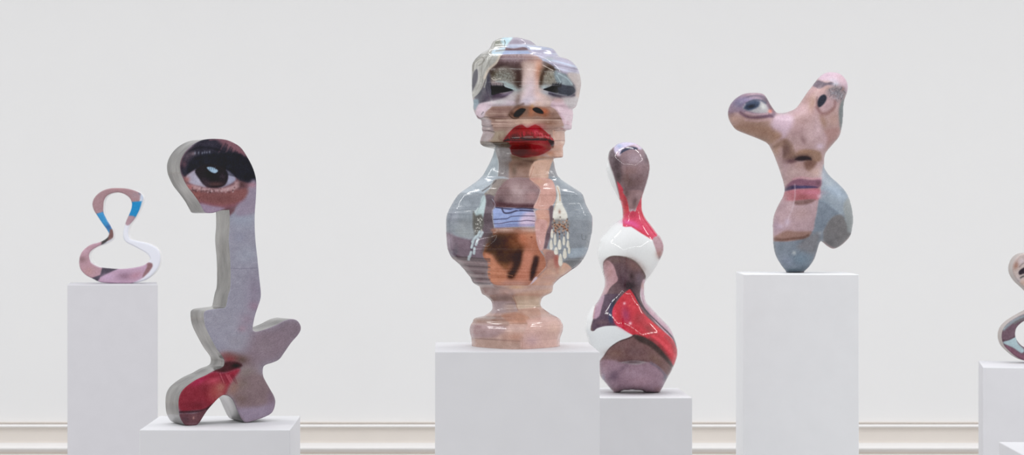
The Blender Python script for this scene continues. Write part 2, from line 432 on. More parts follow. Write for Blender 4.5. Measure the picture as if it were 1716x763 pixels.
    P.line(b(590,570, 625,700, 620,860), 1.4, (206,212,214), .8, .8)
    P.line(b(640,700, 626,860), 1., (110,110,112), .7, .8)
    P.poly(b(598,552, 740,548, 765,600, 782,700, 755,860, 632,870, 635,720), (148,143,143), 2)
    P.poly(b(765,620, 900,655, 1040,645, 1060,700, 1000,760, 860,870, 760,870, 782,720), (134,112,98), 3)
    P.blob(b(960,700), 14, 4, (92,68,58), .85)
    P.blob(b(1090,655), 18, 4, (196,158,134), .8)
    P.poly(b(1040,690, 1235,665, 1250,763, 1200,870, 960,870, 1010,740), (216,184,166), 2)
    P.poly(c(775,0, 1010,30, 990,120, 975,190, 770,190, 745,100), (164,134,120), 3)
    P.blob(c(870,30), 22, 6, (112,88,76), .8)
    P.blob(c(800,110), 5, 10, (110,94,82), .7, rot=10)
    P.poly(c(1020,10, 1225,10, 1180,180, 970,190), (216,182,164), 1.4)
    P.blob(c(1090,60), 12, 6, (224,192,176), .8)
    P.line(c(1015,60, 975,180), .8, (180,120,100), .7)
    P.poly(c(1225,0, 1260,110, 1310,190, 1180,188), (164,164,168), 1.4)
    # ---- chest
    P.poly(c(420,180, 740,190, 590,380, 470,380, 200,350, 300,280), (176,186,194), 1.2)
    P.poly(c(200,350, 570,385, 470,560, 430,800, 40,800, 40,620, 120,440), (146,154,162), 1.6)
    P.blob(c(130,620), 10, 14, (168,172,184), .7)
    P.blob(c(260,700), 16, 10, (162,166,170), .7)
    P.streaks((745, 335, 830, 400), 40, 4, 10, 2)
    P.poly(c(1180,190, 1310,190, 1470,300, 1550,360, 1640,570, 1680,800, 1390,800, 1330,400), (152,160,168), 1.4)
    P.blob(c(1350,230), 14, 5, (178,190,198), .8, rot=30)
    P.poly(c(590,205, 740,205, 640,290, 580,390, 470,370, 545,290), (152,142,134), 1.6)
    P.line(c(600,215, 540,270, 450,330), 2.2, (92,88,88), .7, 1)
    P.line(c(560,240, 500,350), 1.6, (178,178,174), .8, 1)
    P.poly(c(480,380, 575,388, 592,480, 560,600, 582,763, 575,860, 440,860, 440,700, 470,560), (112,98,106), 1.4)
    P.streaks((805, 325, 832, 400), 30, 6, 12, 8)
    # neck bulge
    P.poly(c(760,190, 970,190, 1040,250, 1090,320, 1060,420, 1020,520, 820,518, 700,512, 600,510, 590,470, 580,400, 640,290), (150,124,126), 1.2)
    P.blob(c(830,300), 22, 20, (190,166,166), .9)
    P.blob(c(1000,390), 12, 8, (184,146,146), .8)
    P.blob(c(700,340), 10, 10, (112,84,84), .6)
    P.blob(c(640,440), 8, 8, (72,52,56), .6)
    P.poly(c(585,450, 800,470, 1035,480, 1020,520, 700,512, 595,500), (92,60,66), 3)
    P.poly(c(970,190, 1190,196, 1250,280, 1262,400, 1230,480, 1180,530, 1018,518, 1060,420, 1090,320, 1040,250), (214,166,154), 1.2)
    P.blob(c(1080,230), 10, 5, (224,186,164), .8)
    P.line(c(1090,320, 1060,420, 1015,515), .8, (236,206,196), .8)
    P.line(c(980,195, 1090,320), .8, (214,180,166), .8)
    P.line(c(1060,245, 1170,240), .8, (224,176,160), .8)
    # light blue patch with dark lines across it
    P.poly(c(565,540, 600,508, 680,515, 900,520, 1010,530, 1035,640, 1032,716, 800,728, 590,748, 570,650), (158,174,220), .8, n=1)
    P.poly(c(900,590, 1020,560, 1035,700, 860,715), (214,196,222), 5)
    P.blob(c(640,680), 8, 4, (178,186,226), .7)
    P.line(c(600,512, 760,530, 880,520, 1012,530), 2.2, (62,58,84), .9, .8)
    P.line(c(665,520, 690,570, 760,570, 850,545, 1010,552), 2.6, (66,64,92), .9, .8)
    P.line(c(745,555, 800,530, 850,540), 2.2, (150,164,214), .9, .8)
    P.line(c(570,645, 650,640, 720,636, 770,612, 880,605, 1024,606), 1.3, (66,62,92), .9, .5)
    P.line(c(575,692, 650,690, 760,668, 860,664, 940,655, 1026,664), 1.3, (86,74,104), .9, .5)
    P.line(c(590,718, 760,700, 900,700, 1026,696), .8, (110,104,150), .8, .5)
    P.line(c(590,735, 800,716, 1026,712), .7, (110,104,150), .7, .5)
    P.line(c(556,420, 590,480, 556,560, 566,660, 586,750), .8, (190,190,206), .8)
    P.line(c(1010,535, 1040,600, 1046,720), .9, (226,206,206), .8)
    # right of the blue patch
    P.poly(c(1040,545, 1190,540, 1200,640, 1160,800, 1100,860, 1045,800, 1052,640), (208,160,146), 1.6)
    P.blob(c(1100,640), 10, 14, (214,162,140), .8)
    P.poly(c(1185,520, 1230,500, 1230,640, 1220,760, 1150,980, 1120,1000, 1150,800, 1195,680), (118,96,104), 2)
    # ---- left earring
    P.poly(c(475,378, 490,450, 470,560, 450,640, 400,690, 350,640, 360,560, 420,500, 440,410), (186,204,206), 1.8)
    P.line(c(470,390, 430,480, 380,570), 1.4, (148,164,168), .6, 1)
    P.line(c(400,520, 360,600, 350,640), 1.6, (212,222,222), .7, 1)
    P.poly(d(345,-130, 380,-90, 440,-100, 465,-20, 450,60, 400,120, 350,120), (108,106,102), 2.5)
    for k in range(26):
        x = 370+rnd.random()*80; y = -60+rnd.random()*150
        P.blob(d(x,y), .9, .9, (222,222,214), .9)
    # ---- left flank print
    P.poly(d(40,100, 160,140, 340,180, 400,160, 575,140, 575,180, 490,230, 455,330, 460,390, 350,400, 110,370, 50,260), (126,108,120), 3)
    P.blob(d(90,200), 6, 14, (164,150,162), .9)
    P.blob(d(100,330), 6, 6, (140,134,146), .9)
    P.blob(d(160,300), 4, 12, (92,86,98), .6)
    P.blob(d(340,260), 3.5, 10, (62,50,62), .7)
    P.poly(d(160,60, 340,60, 350,150, 260,150, 170,120), (160,166,170), 4)
    # ---- big dark centre
    P.poly(d(580,70, 800,60, 1040,75, 1045,170, 1080,290, 1140,380, 1150,470, 1060,590, 980,690, 860,740, 700,700, 540,650, 510,560, 505,460, 455,350, 470,290, 495,225, 570,180), (186,122,98), 1.)
    P.poly(d(590,50, 1035,50, 1035,100, 900,120, 590,100), (172,126,108), 3)
    P.poly(d(580,120, 760,110, 850,150, 900,260, 860,350, 780,420, 700,480, 620,430, 560,350, 470,320, 500,220), (78,50,32), 8)
    P.blob(d(600,190), 16, 12, (56,38,26), .7)
    P.blob(d(800,200), 14, 14, (132,78,50), .8)
    P.blob(d(900,170), 10, 12, (196,120,90), .8)
    P.blob(d(970,130), 8, 5, (206,142,112), .8)
    P.poly(d(770,330, 880,300, 900,380, 860,480, 790,600, 740,600, 720,560, 780,460), (66,40,30), 5)
    P.poly(d(1010,370, 1070,370, 1055,480, 1010,615, 968,615, 985,500), (70,42,36), 3.5)
    P.poly(d(470,330, 540,345, 600,420, 680,500, 720,590, 640,680, 545,640, 505,560, 505,450), (206,138,108), 4)
    P.poly(d(900,330, 990,320, 1000,400, 960,500, 960,600, 880,640, 820,600, 880,480), (206,136,112), 5)
    P.blob(d(700,470), 9, 5, (150,96,62), .7, rot=40)
    P.line(d(705,560, 780,575), 1.5, (216,160,130), .6, 1)
    P.streaks((815, 443, 915, 485), 50, 1.4, 14, 11)
    P.blob(d(820,660), 30, 5, (198,154,142), .8)
    P.blob(d(990,150), 1.8, 1.1, (120,50,40), .9)
    P.line(d(575,95, 600,95), .8, (230,210,200), .8); P.line(d(590,50, 700,60, 1035,60), 1.4, (150,122,120), .6, 1)
    # ---- right flank
    P.poly(d(1035,-30, 1160,-30, 1150,100, 1120,280, 1080,290, 1045,170), (214,166,160), 1.4)
    P.poly(d(1110,290, 1200,290, 1290,360, 1310,480, 1290,600, 1180,640, 1060,600, 1150,480, 1140,380), (200,156,140), 2.5)
    P.poly(d(1150,310, 1270,310, 1270,380, 1180,400, 1160,480, 1150,400), (168,128,122), 3)
    P.poly(d(1240,380, 1280,360, 1300,500, 1270,560), (182,110,100), 3)
    P.poly(d(1300,-20, 1680,-20, 1620,280, 1580,400, 1430,520, 1340,430, 1290,330, 1240,200, 1230,50), (146,152,160), 1.8)
    P.poly(d(1360,400, 1600,380, 1530,450, 1430,510, 1370,470), (112,114,118), 3)
    P.poly(d(1400,290, 1610,265, 1600,340, 1420,380), (160,172,184), 3)
    P.line(d(1340,402, 1570,398), .9, (174,180,186), .7)
    P.line(d(1545,120, 1550,170, 1585,175, 1590,130), .9, (104,108,112), .7, 1)
    P.poly(d(1340,430, 1435,505, 1290,610, 1235,675, 1225,740, 960,700, 1060,600, 1180,500, 1290,560), (214,168,146), 1.6)
    P.blob(d(1310,520), 12, 8, (222,184,158), .8)
    P.blob(d(1180,600), 12, 6, (200,152,136), .8)
    P.poly(d(1030,590, 1055,600, 1000,660, 980,665), (210,196,214), 1)
    P.poly(d(960,680, 1080,690, 1040,700, 960,696), (214,202,216), 1)
    P.line(d(1150,480, 1060,570, 960,680, 820,760), .9, (236,196,178), .7)
    # left striped flank
    P.poly(d(110,370, 460,390, 510,470, 500,560, 540,640, 550,665, 400,680, 340,650, 300,580, 200,450), (138,120,122), 2)
    for y, cc in ((378,(70,58,62)), (400,(92,80,84)), (430,(168,150,152)), (468,(84,70,72)), (500,(158,140,140)), (540,(100,86,86)), (572,(170,150,148)), (602,(92,76,78)), (628,(176,156,158)), (650,(96,80,86))):
        P.line(d(150+(y-370)*.7,y-14, 330,y, 530,y+14), 2.0, cc, .7, 1.6)
    # ---- right earring
    P.poly(c(1262,275, 1300,290, 1315,400, 1330,470, 1385,590, 1375,660, 1320,705, 1235,660, 1228,570, 1262,440, 1275,380), (226,224,214), 1.4)
    P.line(c(1275,290, 1300,360, 1305,440), 1.2, (202,150,110), .8)
    P.line(c(1265,450, 1240,540), 1.0, (196,170,140), .7)
    P.blob(c(1300,560), 2, 3.4, (150,110,96), .8)
    P.blob(c(1290,620), 4, 3, (196,192,184), .7)
    P.poly(c(1225,650, 1392,650, 1398,740, 1310,770, 1230,740), (154,150,148), 2.5)
    for x0, y0, x1, y1 in ((1232,640,1300,800), (1300,700,1222,800), (1300,700,1390,760), (1385,640,1330,790), (1330,700,1400,790), (1240,690,1262,790)):
        for k in range(9):
            t = k/8; P.blob(c(x0+(x1-x0)*t, y0+(y1-y0)*t), 1.2, 1.2, (210,150,112) if k % 2 else (92,66,60), .9)
    for k in range(14):
        x = 1300+rnd.gauss(0,34); y = 700+rnd.gauss(0,28)
        P.blob(c(x,y), 1.1, 1.1, rnd.choice([(232,226,214), (196,130,92), (84,64,60), (224,214,200)]), .85)
    strings = ((1222,10,1212,330), (1258,10,1250,330), (1300,10,1300,420), (1352,10,1352,330), (1392,10,1394,300))
    for x0, y0, x1, y1 in strings:
        for k in range(14):
            y = y0+k*(y1-y0)/26*1.7
            if y < y1-160: P.blob(d(x0+(x1-x0)*(y-y0)/(y1-y0), y), .9, 1.1, (198,140,104) if k % 2 else (88,62,56), .85)
    for x, y, rx, ry in ((1216,110,2.6,7), (1208,230,3,8), (1250,175,2.6,9), (1262,300,3.8,6), (1300,230,3.5,8), (1310,400,4,9.5), (1348,190,2.6,7), (1358,330,3.8,8), (1392,130,2.2,6), (1392,225,2.8,6), (1405,290,2.4,6)):
        rx *= 1.18; ry *= 1.12
        P.poly([(740+x/S+rx*math.cos(t)*(.75+.25*math.sin(t)), 375+y/S+ry*math.sin(t)) for t in np.arange(8)*math.pi/4], (226,222,210), .7)
        P.line([(740+x/S+rx*.5, 375+y/S-ry*.6), (740+x/S+rx*.6, 375+y/S+ry*.5)], .8, (180,172,158), .6)
    for x, y, L_, an in ((410,110,7,.5), (360,170,9,.8), (440,120,7,.5), (390,200,10,.35), (340,230,10,.3), (360,300,9,.1), (318,340,8,.3), (300,380,5,.1)):
        ax = 740+x/S; ay = 375+y/S
        P.line([(ax+math.sin(an)*L_/2, ay-L_/2), (ax, ay), (ax-math.sin(an)*L_/2, ay+L_/2)], 4.2, (182,198,204), .9, 1)
        P.line([(ax+math.sin(an)*L_/2-.8, ay-L_/2), (ax-math.sin(an)*L_/2-.8, ay+L_/2)], 1.2, (210,220,222), .7, .7)
    # ---- foot
    P.poly(e(380,-10, 1260,-10, 1250,80, 1120,130, 1100,260, 1400,400, 1360,760, 300,760, 290,400, 540,260, 540,140, 420,80), (204,172,162), 1.5, n=1)
    P.poly(e(430,-10, 700,10, 800,80, 760,110, 500,100, 440,80), (168,144,140), 3)
    P.blob(e(700,60), 14, 5, (204,168,158), .8)
    P.blob(e(830,10), 14, 3, (218,176,144), .8)
    P.poly(e(860,70, 1220,30, 1215,70, 1110,120, 820,110), (206,170,152), 3)
    P.poly(e(500,110, 800,110, 830,160, 560,160, 530,140), (160,138,132), 3)
    P.line(e(540,155, 700,160, 800,170), 1.4, (124,104,100), .6, 1)
    P.poly(e(560,170, 810,170, 840,270, 600,300, 540,280), (182,162,164), 3)
    P.blob(e(760,240), 10, 8, (200,172,160), .8)
    P.poly(e(800,110, 1110,120, 1095,210, 1110,240, 850,250, 820,180), (214,190,170), 2.5)
    P.line(e(785,100, 815,180, 850,270, 940,320, 975,370), 1, (170,124,106), .6)
    P.poly(e(850,260, 1120,230, 1200,290, 980,330, 900,300), (206,170,156), 2)
    P.streaks((845, 505, 930, 530), 50, 1.6, 14, 21)
    P.poly(e(370,345, 680,330, 750,400, 700,440, 460,420, 340,400), (172,142,130), 2.5)
    P.poly(e(660,320, 840,290, 960,340, 940,400, 760,400), (196,150,130), 3)
    P.line(e(750,410, 940,410), 2, (172,128,106), .7, 1)
    P.streaks((786, 525, 860, 560), 50, 1.6, 14, 31)
    P.poly(e(310,420, 700,440, 600,560, 330,560), (176,148,148), 5)
    P.poly(e(330,580, 880,600, 880,690, 340,660), (186,156,144), 3)
    P.line(e(320,572, 600,590, 890,610), 1.6, (148,118,112), .6, 1.2)
    P.blob(e(820,560), 22, 8, (206,158,138), .8)
    P.poly(e(960,360, 1290,340, 1335,430, 1330,500, 1305,600, 1300,660, 900,690, 890,560, 950,430), (214,176,166), 3)
    P.line(e(1010,440, 1330,430), 1.2, (188,150,138), .7, 1)
    P.blob(e(1240,480), 10, 10, (222,186,170), .7)
    P.blob(e(1000,600), 12, 9, (206,172,176), .7)
    P.line(e(895,560, 888,690), .8, (190,150,138), .7)
    P.mottle(9, 8)
    k_ = np.clip((310-Q[:, 1])/40, 0, 1)[:, None]          # the portrait is printed harder than the chest
    P.C = 150+(P.C-150)*(1.08+.2*k_)-5*k_
    # thin pale highlight lines painted along ridges of the head
    for y, x0, x1, k in ((98,800,935,-8), (86.5,827,890,-5), (240,806,850,-14), (143,870,935,16)):
        P.line([(x0, y), ((x0+x1)/2, y+.6), (x1, y)], .8, (200+k, 196+k, 194+k), .55, .5)
    return P

def paint_pin(Q):        # the glossy white pin shape with mouths
    S = 1705/210
    a = tile(970, 230, S); b = tile(970, 320, S); c = tile(970, 410, S); d = tile(970, 500, S); e = tile(970, 585, S)
    P = Print(Q, (236, 238, 238))
    P.poly(a(650,40, 780,55, 880,110, 950,230, 975,400, 950,560, 900,720, 880,900, 600,900, 540,760, 470,500, 410,320, 405,230, 440,170, 500,110, 560,70), (138,112,118), .8)
    P.poly(a(410,200, 500,180, 560,300, 590,480, 560,620, 500,560, 420,340), (96,78,84), 4)
    P.blob(a(520,380), 5, 9, (66,48,54), .8); P.blob(a(540,540), 3.5, 9, (70,52,54), .8)
    P.blob(a(450,230), 5, 6, (120,108,116), .6)
    P.blob(a(760,300), 14, 12, (172,150,160), .95)
    P.blob(a(760,420), 16, 8, (166,136,140), .7)
    P.blob(a(690,460), 12, 8, (150,116,114), .7)
    P.blob(a(700,620), 14, 10, (112,84,82), .8)
    P.blob(a(640,560), 6, 8, (120,90,84), .6)
    P.blob(a(840,600), 8, 10, (120,90,92), .7)
    P.blob(a(930,260), 5, 12, (96,86,92), .7); P.blob(a(920,420), 5, 8, (142,112,116), .6)
    P.poly(a(480,140, 560,70, 680,55, 800,70, 880,130, 830,170, 760,110, 660,130, 580,180, 560,250, 500,230), (196,188,214), 2)
    P.blob(a(550,120), 5, 3, (150,166,200), .8); P.blob(a(800,120), 8, 4, (212,186,200), .8)
    P.blob(a(530,230), 3.5, 4, (214,184,190), .8); P.line(a(600,62, 700,56, 800,80, 880,140), 1.4, (120,120,136), .7)
    P.poly(a(560,230, 590,175, 660,140, 740,130, 800,150, 780,170, 700,165, 620,195), (48,52,76), 1)
    # small tube of flesh in the red neck
    P.poly(a(520,600, 560,640, 600,700, 612,763, 640,900, 690,1010, 725,1030, 770,1010, 800,900, 850,800, 885,740, 880,900, 860,1000, 880,1050, 940,1150, 1080,1300, 1000,1400, 850,1310, 700,1210, 600,1215, 595,1000, 560,850), (214,56,78), .8, n=1)
    P.poly(b(610,0, 870,0, 830,130, 775,250, 730,292, 695,280, 668,200, 640,80), (156,124,126), 1.2)
    P.blob(b(650,30), 5, 6, (104,80,80), .8); P.blob(b(760,150), 3, 9, (108,82,84), .8, rot=12)
    P.blob(b(790,60), 6, 5, (176,144,150), .6); P.blob(b(725,270), 5, 3, (200,178,190), .8)
    P.poly(b(555,-20, 600,30, 650,110, 680,280, 600,340, 590,240, 570,120), (208,58,70), 1)
    P.blob(b(630,150), 3, 7, (150,36,50), .7)
    P.poly(b(600,340, 690,290, 760,280, 850,360, 950,420, 1075,590, 1060,620, 1005,660, 930,600, 820,520, 720,488, 620,490, 600,440), (218,58,92), 1.0)
    P.blob(b(680,430), 12, 4, (232,88,160), .85, rot=8); P.blob(b(770,470), 8, 4, (232,88,150), .8, rot=25)
    P.blob(b(730,330), 8, 6, (186,44,66), .6)
    P.line(b(590,230, 598,300), 2, (120,60,70), .6, 1)
    # skin patch at the right of the upper bulb
    P.poly(b(1005,655, 1060,615, 1090,570, 1200,680, 1170,900, 1100,915, 1080,890, 1040,780), (190,152,160), 1.2)
    P.blob(c(1100,130), 6, 7, (172,122,112), .8); P.blob(c(1105,180), 3, 3, (120,92,92), .8)
    # brown hollow
    P.poly(c(330,280, 350,215, 410,170, 500,155, 620,170, 740,220, 830,300, 890,380, 908,440, 890,490, 850,570, 850,763, 1060,1080, 1300,1300, 1100,1500, 500,1300, 180,1210, 200,1000, 300,760, 360,560, 345,450), (104,78,84), .9)
    P.blob(c(760,290), 18, 9, (132,96,90), .8, rot=35); P.blob(c(500,220), 12, 5, (122,98,92), .7)
    P.blob(c(600,480), 10, 12, (92,66,78), .8); P.blob(c(700,560), 10, 8, (40,26,34), .9); P.blob(c(720,430), 4, 5, (50,32,34), .8)
    P.blob(c(820,470), 6, 12, (108,88,102), .8)
    P.line(c(340,250, 420,170, 540,160, 680,185, 800,265, 900,420, 895,480), 1.6, (92,76,66), .7, 1)
    P.poly(c(335,290, 370,225, 420,230, 480,300, 510,400, 530,490, 440,570, 390,650, 360,710, 340,763, 290,900, 230,990, 190,1000, 230,800, 330,600, 350,470), (192,150,156), 1.0)
    P.blob(c(380,250), 5, 5, (150,112,112), .8); P.blob(c(420,380), 6, 10, (196,148,148), .7); P.blob(c(330,740), 6, 10, (186,152,170), .7)
    P.poly(c(865,500, 900,480, 905,620, 930,763, 1000,880, 1240,1130, 1330,1330, 1290,1320, 1100,1120, 960,960, 870,800, 840,650), (202,168,182), 1.2)
    P.blob(c(870,560), 2.5, 6, (200,150,140), .7)
    # lower folds
    P.poly(d(340,-40, 470,-60, 560,-40, 480,80, 455,220, 500,380, 330,380, 200,440, 190,300, 270,230, 330,60), (84,60,80), 1.2)
    P.poly(d(240,60, 300,-20, 350,-30, 310,120, 280,240, 210,285, 215,200), (176,140,160), 1.5)
    P.poly(d(440,60, 480,20, 470,180, 480,320, 420,330, 410,220), (36,46,84), 3)
    P.blob(d(480,60), 2, 9, (20,24,36), .8, rot=20)
    P.blob(d(330,330), 12, 4, (104,76,84), .8)
    # white lower lip band
    P.poly(d(185,450, 250,410, 350,382, 450,376, 540,385, 620,430, 730,505, 650,545, 560,580, 450,650, 360,763, 340,830, 290,890, 60,800, 50,400), (232,236,238), 1.0)
    # red tongue
    P.poly(c(700,605, 735,640, 760,700, 790,763, 870,920, 1000,1050, 1150,1180, 1290,1310, 1345,1450, 1330,1560, 1270,1660, 1180,1580, 1050,1370, 900,1280, 730,1230, 600,1150, 500,1080, 455,960, 470,860, 540,750, 620,660), (208,48,62), .9)
    P.blob(d(640,230), 7, 14, (160,52,98), .8, rot=-10); P.blob(d(820,280), 10, 12, (166,50,58), .8, rot=30)
    P.blob(d(540,360), 9, 3.5, (232,60,100), .8, rot=35); P.blob(d(480,200), 3, 9, (232,60,92), .7)
    P.blob(d(660,440), 6, 2.5, (226,60,90), .7, rot=30)
    P.blob(d(960,420), 14, 7, (160,56,60), .9, rot=40); P.blob(d(1060,410), 14, 3, (222,60,66), .8, rot=42)
    P.line(d(1020,520, 1120,590, 1230,700, 1300,790), 5, (226,72,84), .9, 2.5)
    P.line(d(960,540, 1080,620, 1180,740, 1250,860), 4, (140,50,56), .8, 2.5)
    P.line(d(1180,520, 1270,620, 1310,720), 5, (172,52,60), .7, 2.5)
    P.blob(d(620,70), 2.2, 2.2, (246,190,200), .95); P.blob(d(700,343), 2.7, 2.7, (250,206,214), .95)
    P.blob(d(500,210), 1.6, 1.6, (240,110,110), .7); P.blob(d(690,105), 1.6, 1.6, (232,100,90), .7)
    P.line(c(700,600, 760,680, 830,800, 950,940, 1100,1090, 1270,1260, 1330,1380), 2.2, (34,24,36), .85, 1)
    # brown chin and throat
    P.poly(d(730,510, 800,500, 920,560, 1050,640, 1180,780, 1270,900, 1250,1000, 1180,1060, 1000,900, 760,850, 500,880, 290,880, 350,770, 420,680, 540,590, 650,550), (122,88,88), 1.1)
    P.line(d(350,780, 420,680, 540,595, 700,540, 760,500), 1.4, (60,42,44), .8, .8)
    P.poly(d(740,505, 900,530, 1100,670, 1270,900, 1250,920, 1120,790, 950,650, 820,590), (62,42,40), 2.5)
    P.blob(e(500,60), 16, 7, (128,92,82), .7); P.blob(e(760,40), 16, 6, (112,80,84), .7); P.blob(e(1050,150), 14, 7, (124,92,82), .8, rot=45)
    P.poly(e(280,190, 420,150, 600,190, 780,210, 960,180, 1080,240, 1200,370, 1220,420, 1180,480, 1090,600, 440,620, 280,420), (160,128,144), 3)
    P.blob(e(740,180), 20, 3.5, (72,46,54), .85); P.blob(e(470,370), 10, 8, (98,72,92), .8, rot=-30); P.blob(e(600,260), 10, 5, (120,92,110), .6, rot=-30)
    P.blob(e(340,200), 7, 6, (140,104,118), .7); P.blob(e(330,400), 3, 6, (140,140,160), .7)
    P.blob(e(830,470), 20, 12, (188,152,166), .85); P.blob(e(760,340), 14, 7, (176,146,162), .6)
    P.line(e(980,190, 1100,270, 1200,400), 3.5, (112,100,116), .7, 2)
    P.blob(e(1180,400), 4, 6, (92,86,102), .7); P.blob(e(1080,560), 6, 5, (150,104,110), .7); P.blob(e(500,560), 6, 4, (140,104,112), .7)
    w_ = P.C.min(1) < 215; k_ = P.C.copy(); P.mottle(6, 7); P.C[~w_] = k_[~w_]
    return P

def paint_nose(Q):       # forked blob with two eyes, a nose and lips
    S = 1711/240
    a = tile(1210, 110, S); b = tile(1210, 210, S); c = tile(1210, 290, S); d = tile(1210, 370, S)
    P = Print(Q, (186, 156, 156))
    P.blob(a(300,680), 30, 10, (172,138,122), .9); P.blob(a(440,700), 20, 10, (160,126,110), .8)
    P.poly(b(130,0, 600,20, 720,110, 650,180, 560,230, 430,160, 280,100), (168,132,114), 4)
    P.blob(b(640,280), 8, 14, (190,154,132), .8)
    P.blob(a(100,560), 7, 8, (132,104,106), .9)
    P.blob(a(1000,520), 22, 14, (202,168,170), .9); P.blob(a(1080,300), 12, 12, (200,164,166), .9)
    P.blob(a(1030,400), 9, 9, (176,140,134), .8, rot=-50); P.blob(a(1080,450), 6, 14, (176,138,116), .7, rot=10)
    P.blob(a(950,660), 12, 10, (172,140,138), .9); P.blob(b(900,60), 16, 12, (172,140,142), .9)
    P.blob(b(1090,120), 14, 16, (204,174,178), .9); P.blob(b(1150,40), 6, 16, (214,184,190), .8)
    P.blob(b(970,180), 4, 8, (146,114,116), .8, rot=-25); P.blob(b(1240,170), 8, 12, (202,168,174), .8)
    P.blob(b(1170,250), 7, 5, (222,198,214), .95); P.blob(b(930,270), 14, 6, (190,158,158), .8)
    P.blob(a(1210,660), 5, 14, (164,128,110), .8, rot=-20); P.blob(a(1330,640), 12, 16, (186,150,140), .8)
    P.poly(b(1230,60, 1400,30, 1380,140, 1290,230, 1240,300, 1260,150), (182,142,138), 4)
    # pale reflected highlight, painted into the print colour
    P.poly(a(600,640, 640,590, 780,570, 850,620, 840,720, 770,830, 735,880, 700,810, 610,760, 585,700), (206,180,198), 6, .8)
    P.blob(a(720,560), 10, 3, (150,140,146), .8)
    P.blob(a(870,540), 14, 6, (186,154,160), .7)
    # left eye
    P.poly(a(70,560, 100,440, 200,340, 400,320, 490,340, 560,440, 640,560, 600,620, 400,600, 250,560, 160,560), (140,118,136), 3)
    P.blob(a(380,345), 16, 3, (176,148,156), .8); P.line(a(250,400, 360,362, 470,368, 540,420), 2.6, (96,84,104), .8, 1.8)
    P.blob(a(210,450), 12, 8, (96,92,124), .8); P.blob(a(300,410), 14, 4, (128,118,156), .8)
    P.blob(a(520,420), 7, 6, (104,92,104), .8, rot=50); P.blob(a(590,500), 4, 10, (110,84,92), .8, rot=-35)
    P.poly(a(250,500, 300,440, 380,415, 470,425, 520,460, 560,520, 590,560, 540,565, 440,570, 340,550, 280,530), (172,170,174), 2.6)
    P.poly(a(260,505, 300,450, 380,412, 450,430, 440,480, 400,510, 330,535, 280,525), (62,74,100), 2.5)
    P.blob(a(350,488), 8, 3.5, (22,26,38), .95, rot=-12)
    P.line(a(290,450, 380,412, 470,418, 520,450), 2.6, (62,68,92), .8, 1.5)
    P.blob(a(490,490), 5, 4, (216,220,214), .8, rot=45); P.blob(a(575,545), 3.5, 3.5, (216,120,104), .9)
    P.line(a(220,560, 300,610, 420,622, 560,605, 600,600), 5, (104,74,92), .85, 3)
    P.line(a(290,560, 400,585, 540,575), 2.6, (200,166,172), .8, 2)
    P.line(a(280,650, 420,660, 580,640), 4, (196,162,166), .7, 3)
    P.blob(a(140,640), 8, 6, (196,160,146), .8)
    # right horn: tip, brow and eye
    P.poly(a(1150,150, 1220,60, 1320,40, 1480,100, 1520,240, 1490,330, 1420,270, 1330,190, 1200,180), (204,178,192), 2.5)
    P.blob(a(1420,170), 9, 10, (208,174,184), .8); P.blob(a(1330,180), 8, 4, (214,206,220), .7)
    P.poly(a(1080,235, 1140,175, 1240,205, 1310,195, 1340,230, 1250,235, 1170,280, 1120,260), (112,98,110), 1.6)
    P.blob(a(1360,225), 6, 4, (206,208,222), .9)
    P.blob(a(1180,300), 8, 5, (206,168,164), .8); P.blob(a(1260,270), 5, 3, (186,148,134), .7)
    P.poly(a(1250,290, 1340,240, 1460,260, 1480,340, 1440,470, 1390,430, 1330,420, 1260,360), (146,132,136), 5, .8)
    P.blob(a(1440,280), 3, 4, (150,110,104), .8); P.blob(a(1400,340), 8, 8, (120,122,132), .6)
    rnd = random.Random(9)
    for k in range(60):
        x = 1355+rnd.gauss(0,50); y = 340+rnd.gauss(0,50)
        P.line(a(x,y, x+rnd.uniform(-34,34),y+rnd.uniform(-34,34)), 1.4, rnd.choice([(84,84,94), (176,176,186), (110,108,116)]), .6, .6)
    P.blob(a(1240,470), 18, 12, (182,150,156), .9, rot=-30); P.blob(a(1290,430), 8, 6, (196,164,168), .8)
    P.line(a(1130,500, 1190,570, 1270,560, 1340,500, 1350,430), 4, (136,96,96), .75, 3)
    P.line(a(1330,520, 1260,580, 1190,590), 3, (156,116,108), .6, 3)
    P.poly(a(1140,430, 1170,370, 1220,345, 1250,380, 1230,440, 1180,490, 1145,490), (38,40,54), 1.6)
    P.line(a(1135,380, 1130,450, 1150,510), 2, (120,92,92), .7, 2)
    P.poly(a(1420,440, 1460,420, 1450,620, 1440,763, 1415,763, 1395,560), (122,130,132), 3)
    # nose
    P.poly(b(600,270, 740,160, 830,220, 860,300, 900,360, 880,430, 780,450, 730,390, 740,310, 690,260), (152,120,106), 4)
    P.blob(b(780,290), 6, 12, (112,84,80), .8, rot=-5); P.blob(b(745,330), 3, 12, (104,76,72), .6)
    P.poly(b(890,330, 1000,290, 1150,310, 1190,370, 1160,430, 1060,440, 900,380), (158,124,106), 3)
    P.blob(b(980,310), 12, 3, (172,134,112), .7)
    P.blob(b(820,430), 11, 4, (100,68,76), .9)
    P.blob(b(960,392), 13, 4.5, (40,28,34), .97, rot=-2)
    P.poly(b(870,410, 920,380, 1000,372, 1060,390, 1070,430, 1000,420, 920,425), (44,30,38), 2)
    P.poly(b(980,440, 1060,420, 1130,440, 1100,500, 1050,550, 990,510), (132,98,86), 3.5)
    P.blob(b(1150,410), 6, 3, (140,106,88), .6); P.blob(b(1040,470), 8, 6, (118,82,76), .6)
    P.blob(b(920,480), 8, 6, (186,152,144), .8); P.blob(b(760,520), 6, 14, (178,148,154), .7)
    P.blob(b(830,560), 14, 8, (196,168,166), .8); P.blob(b(1120,560), 14, 7, (202,170,160), .7)
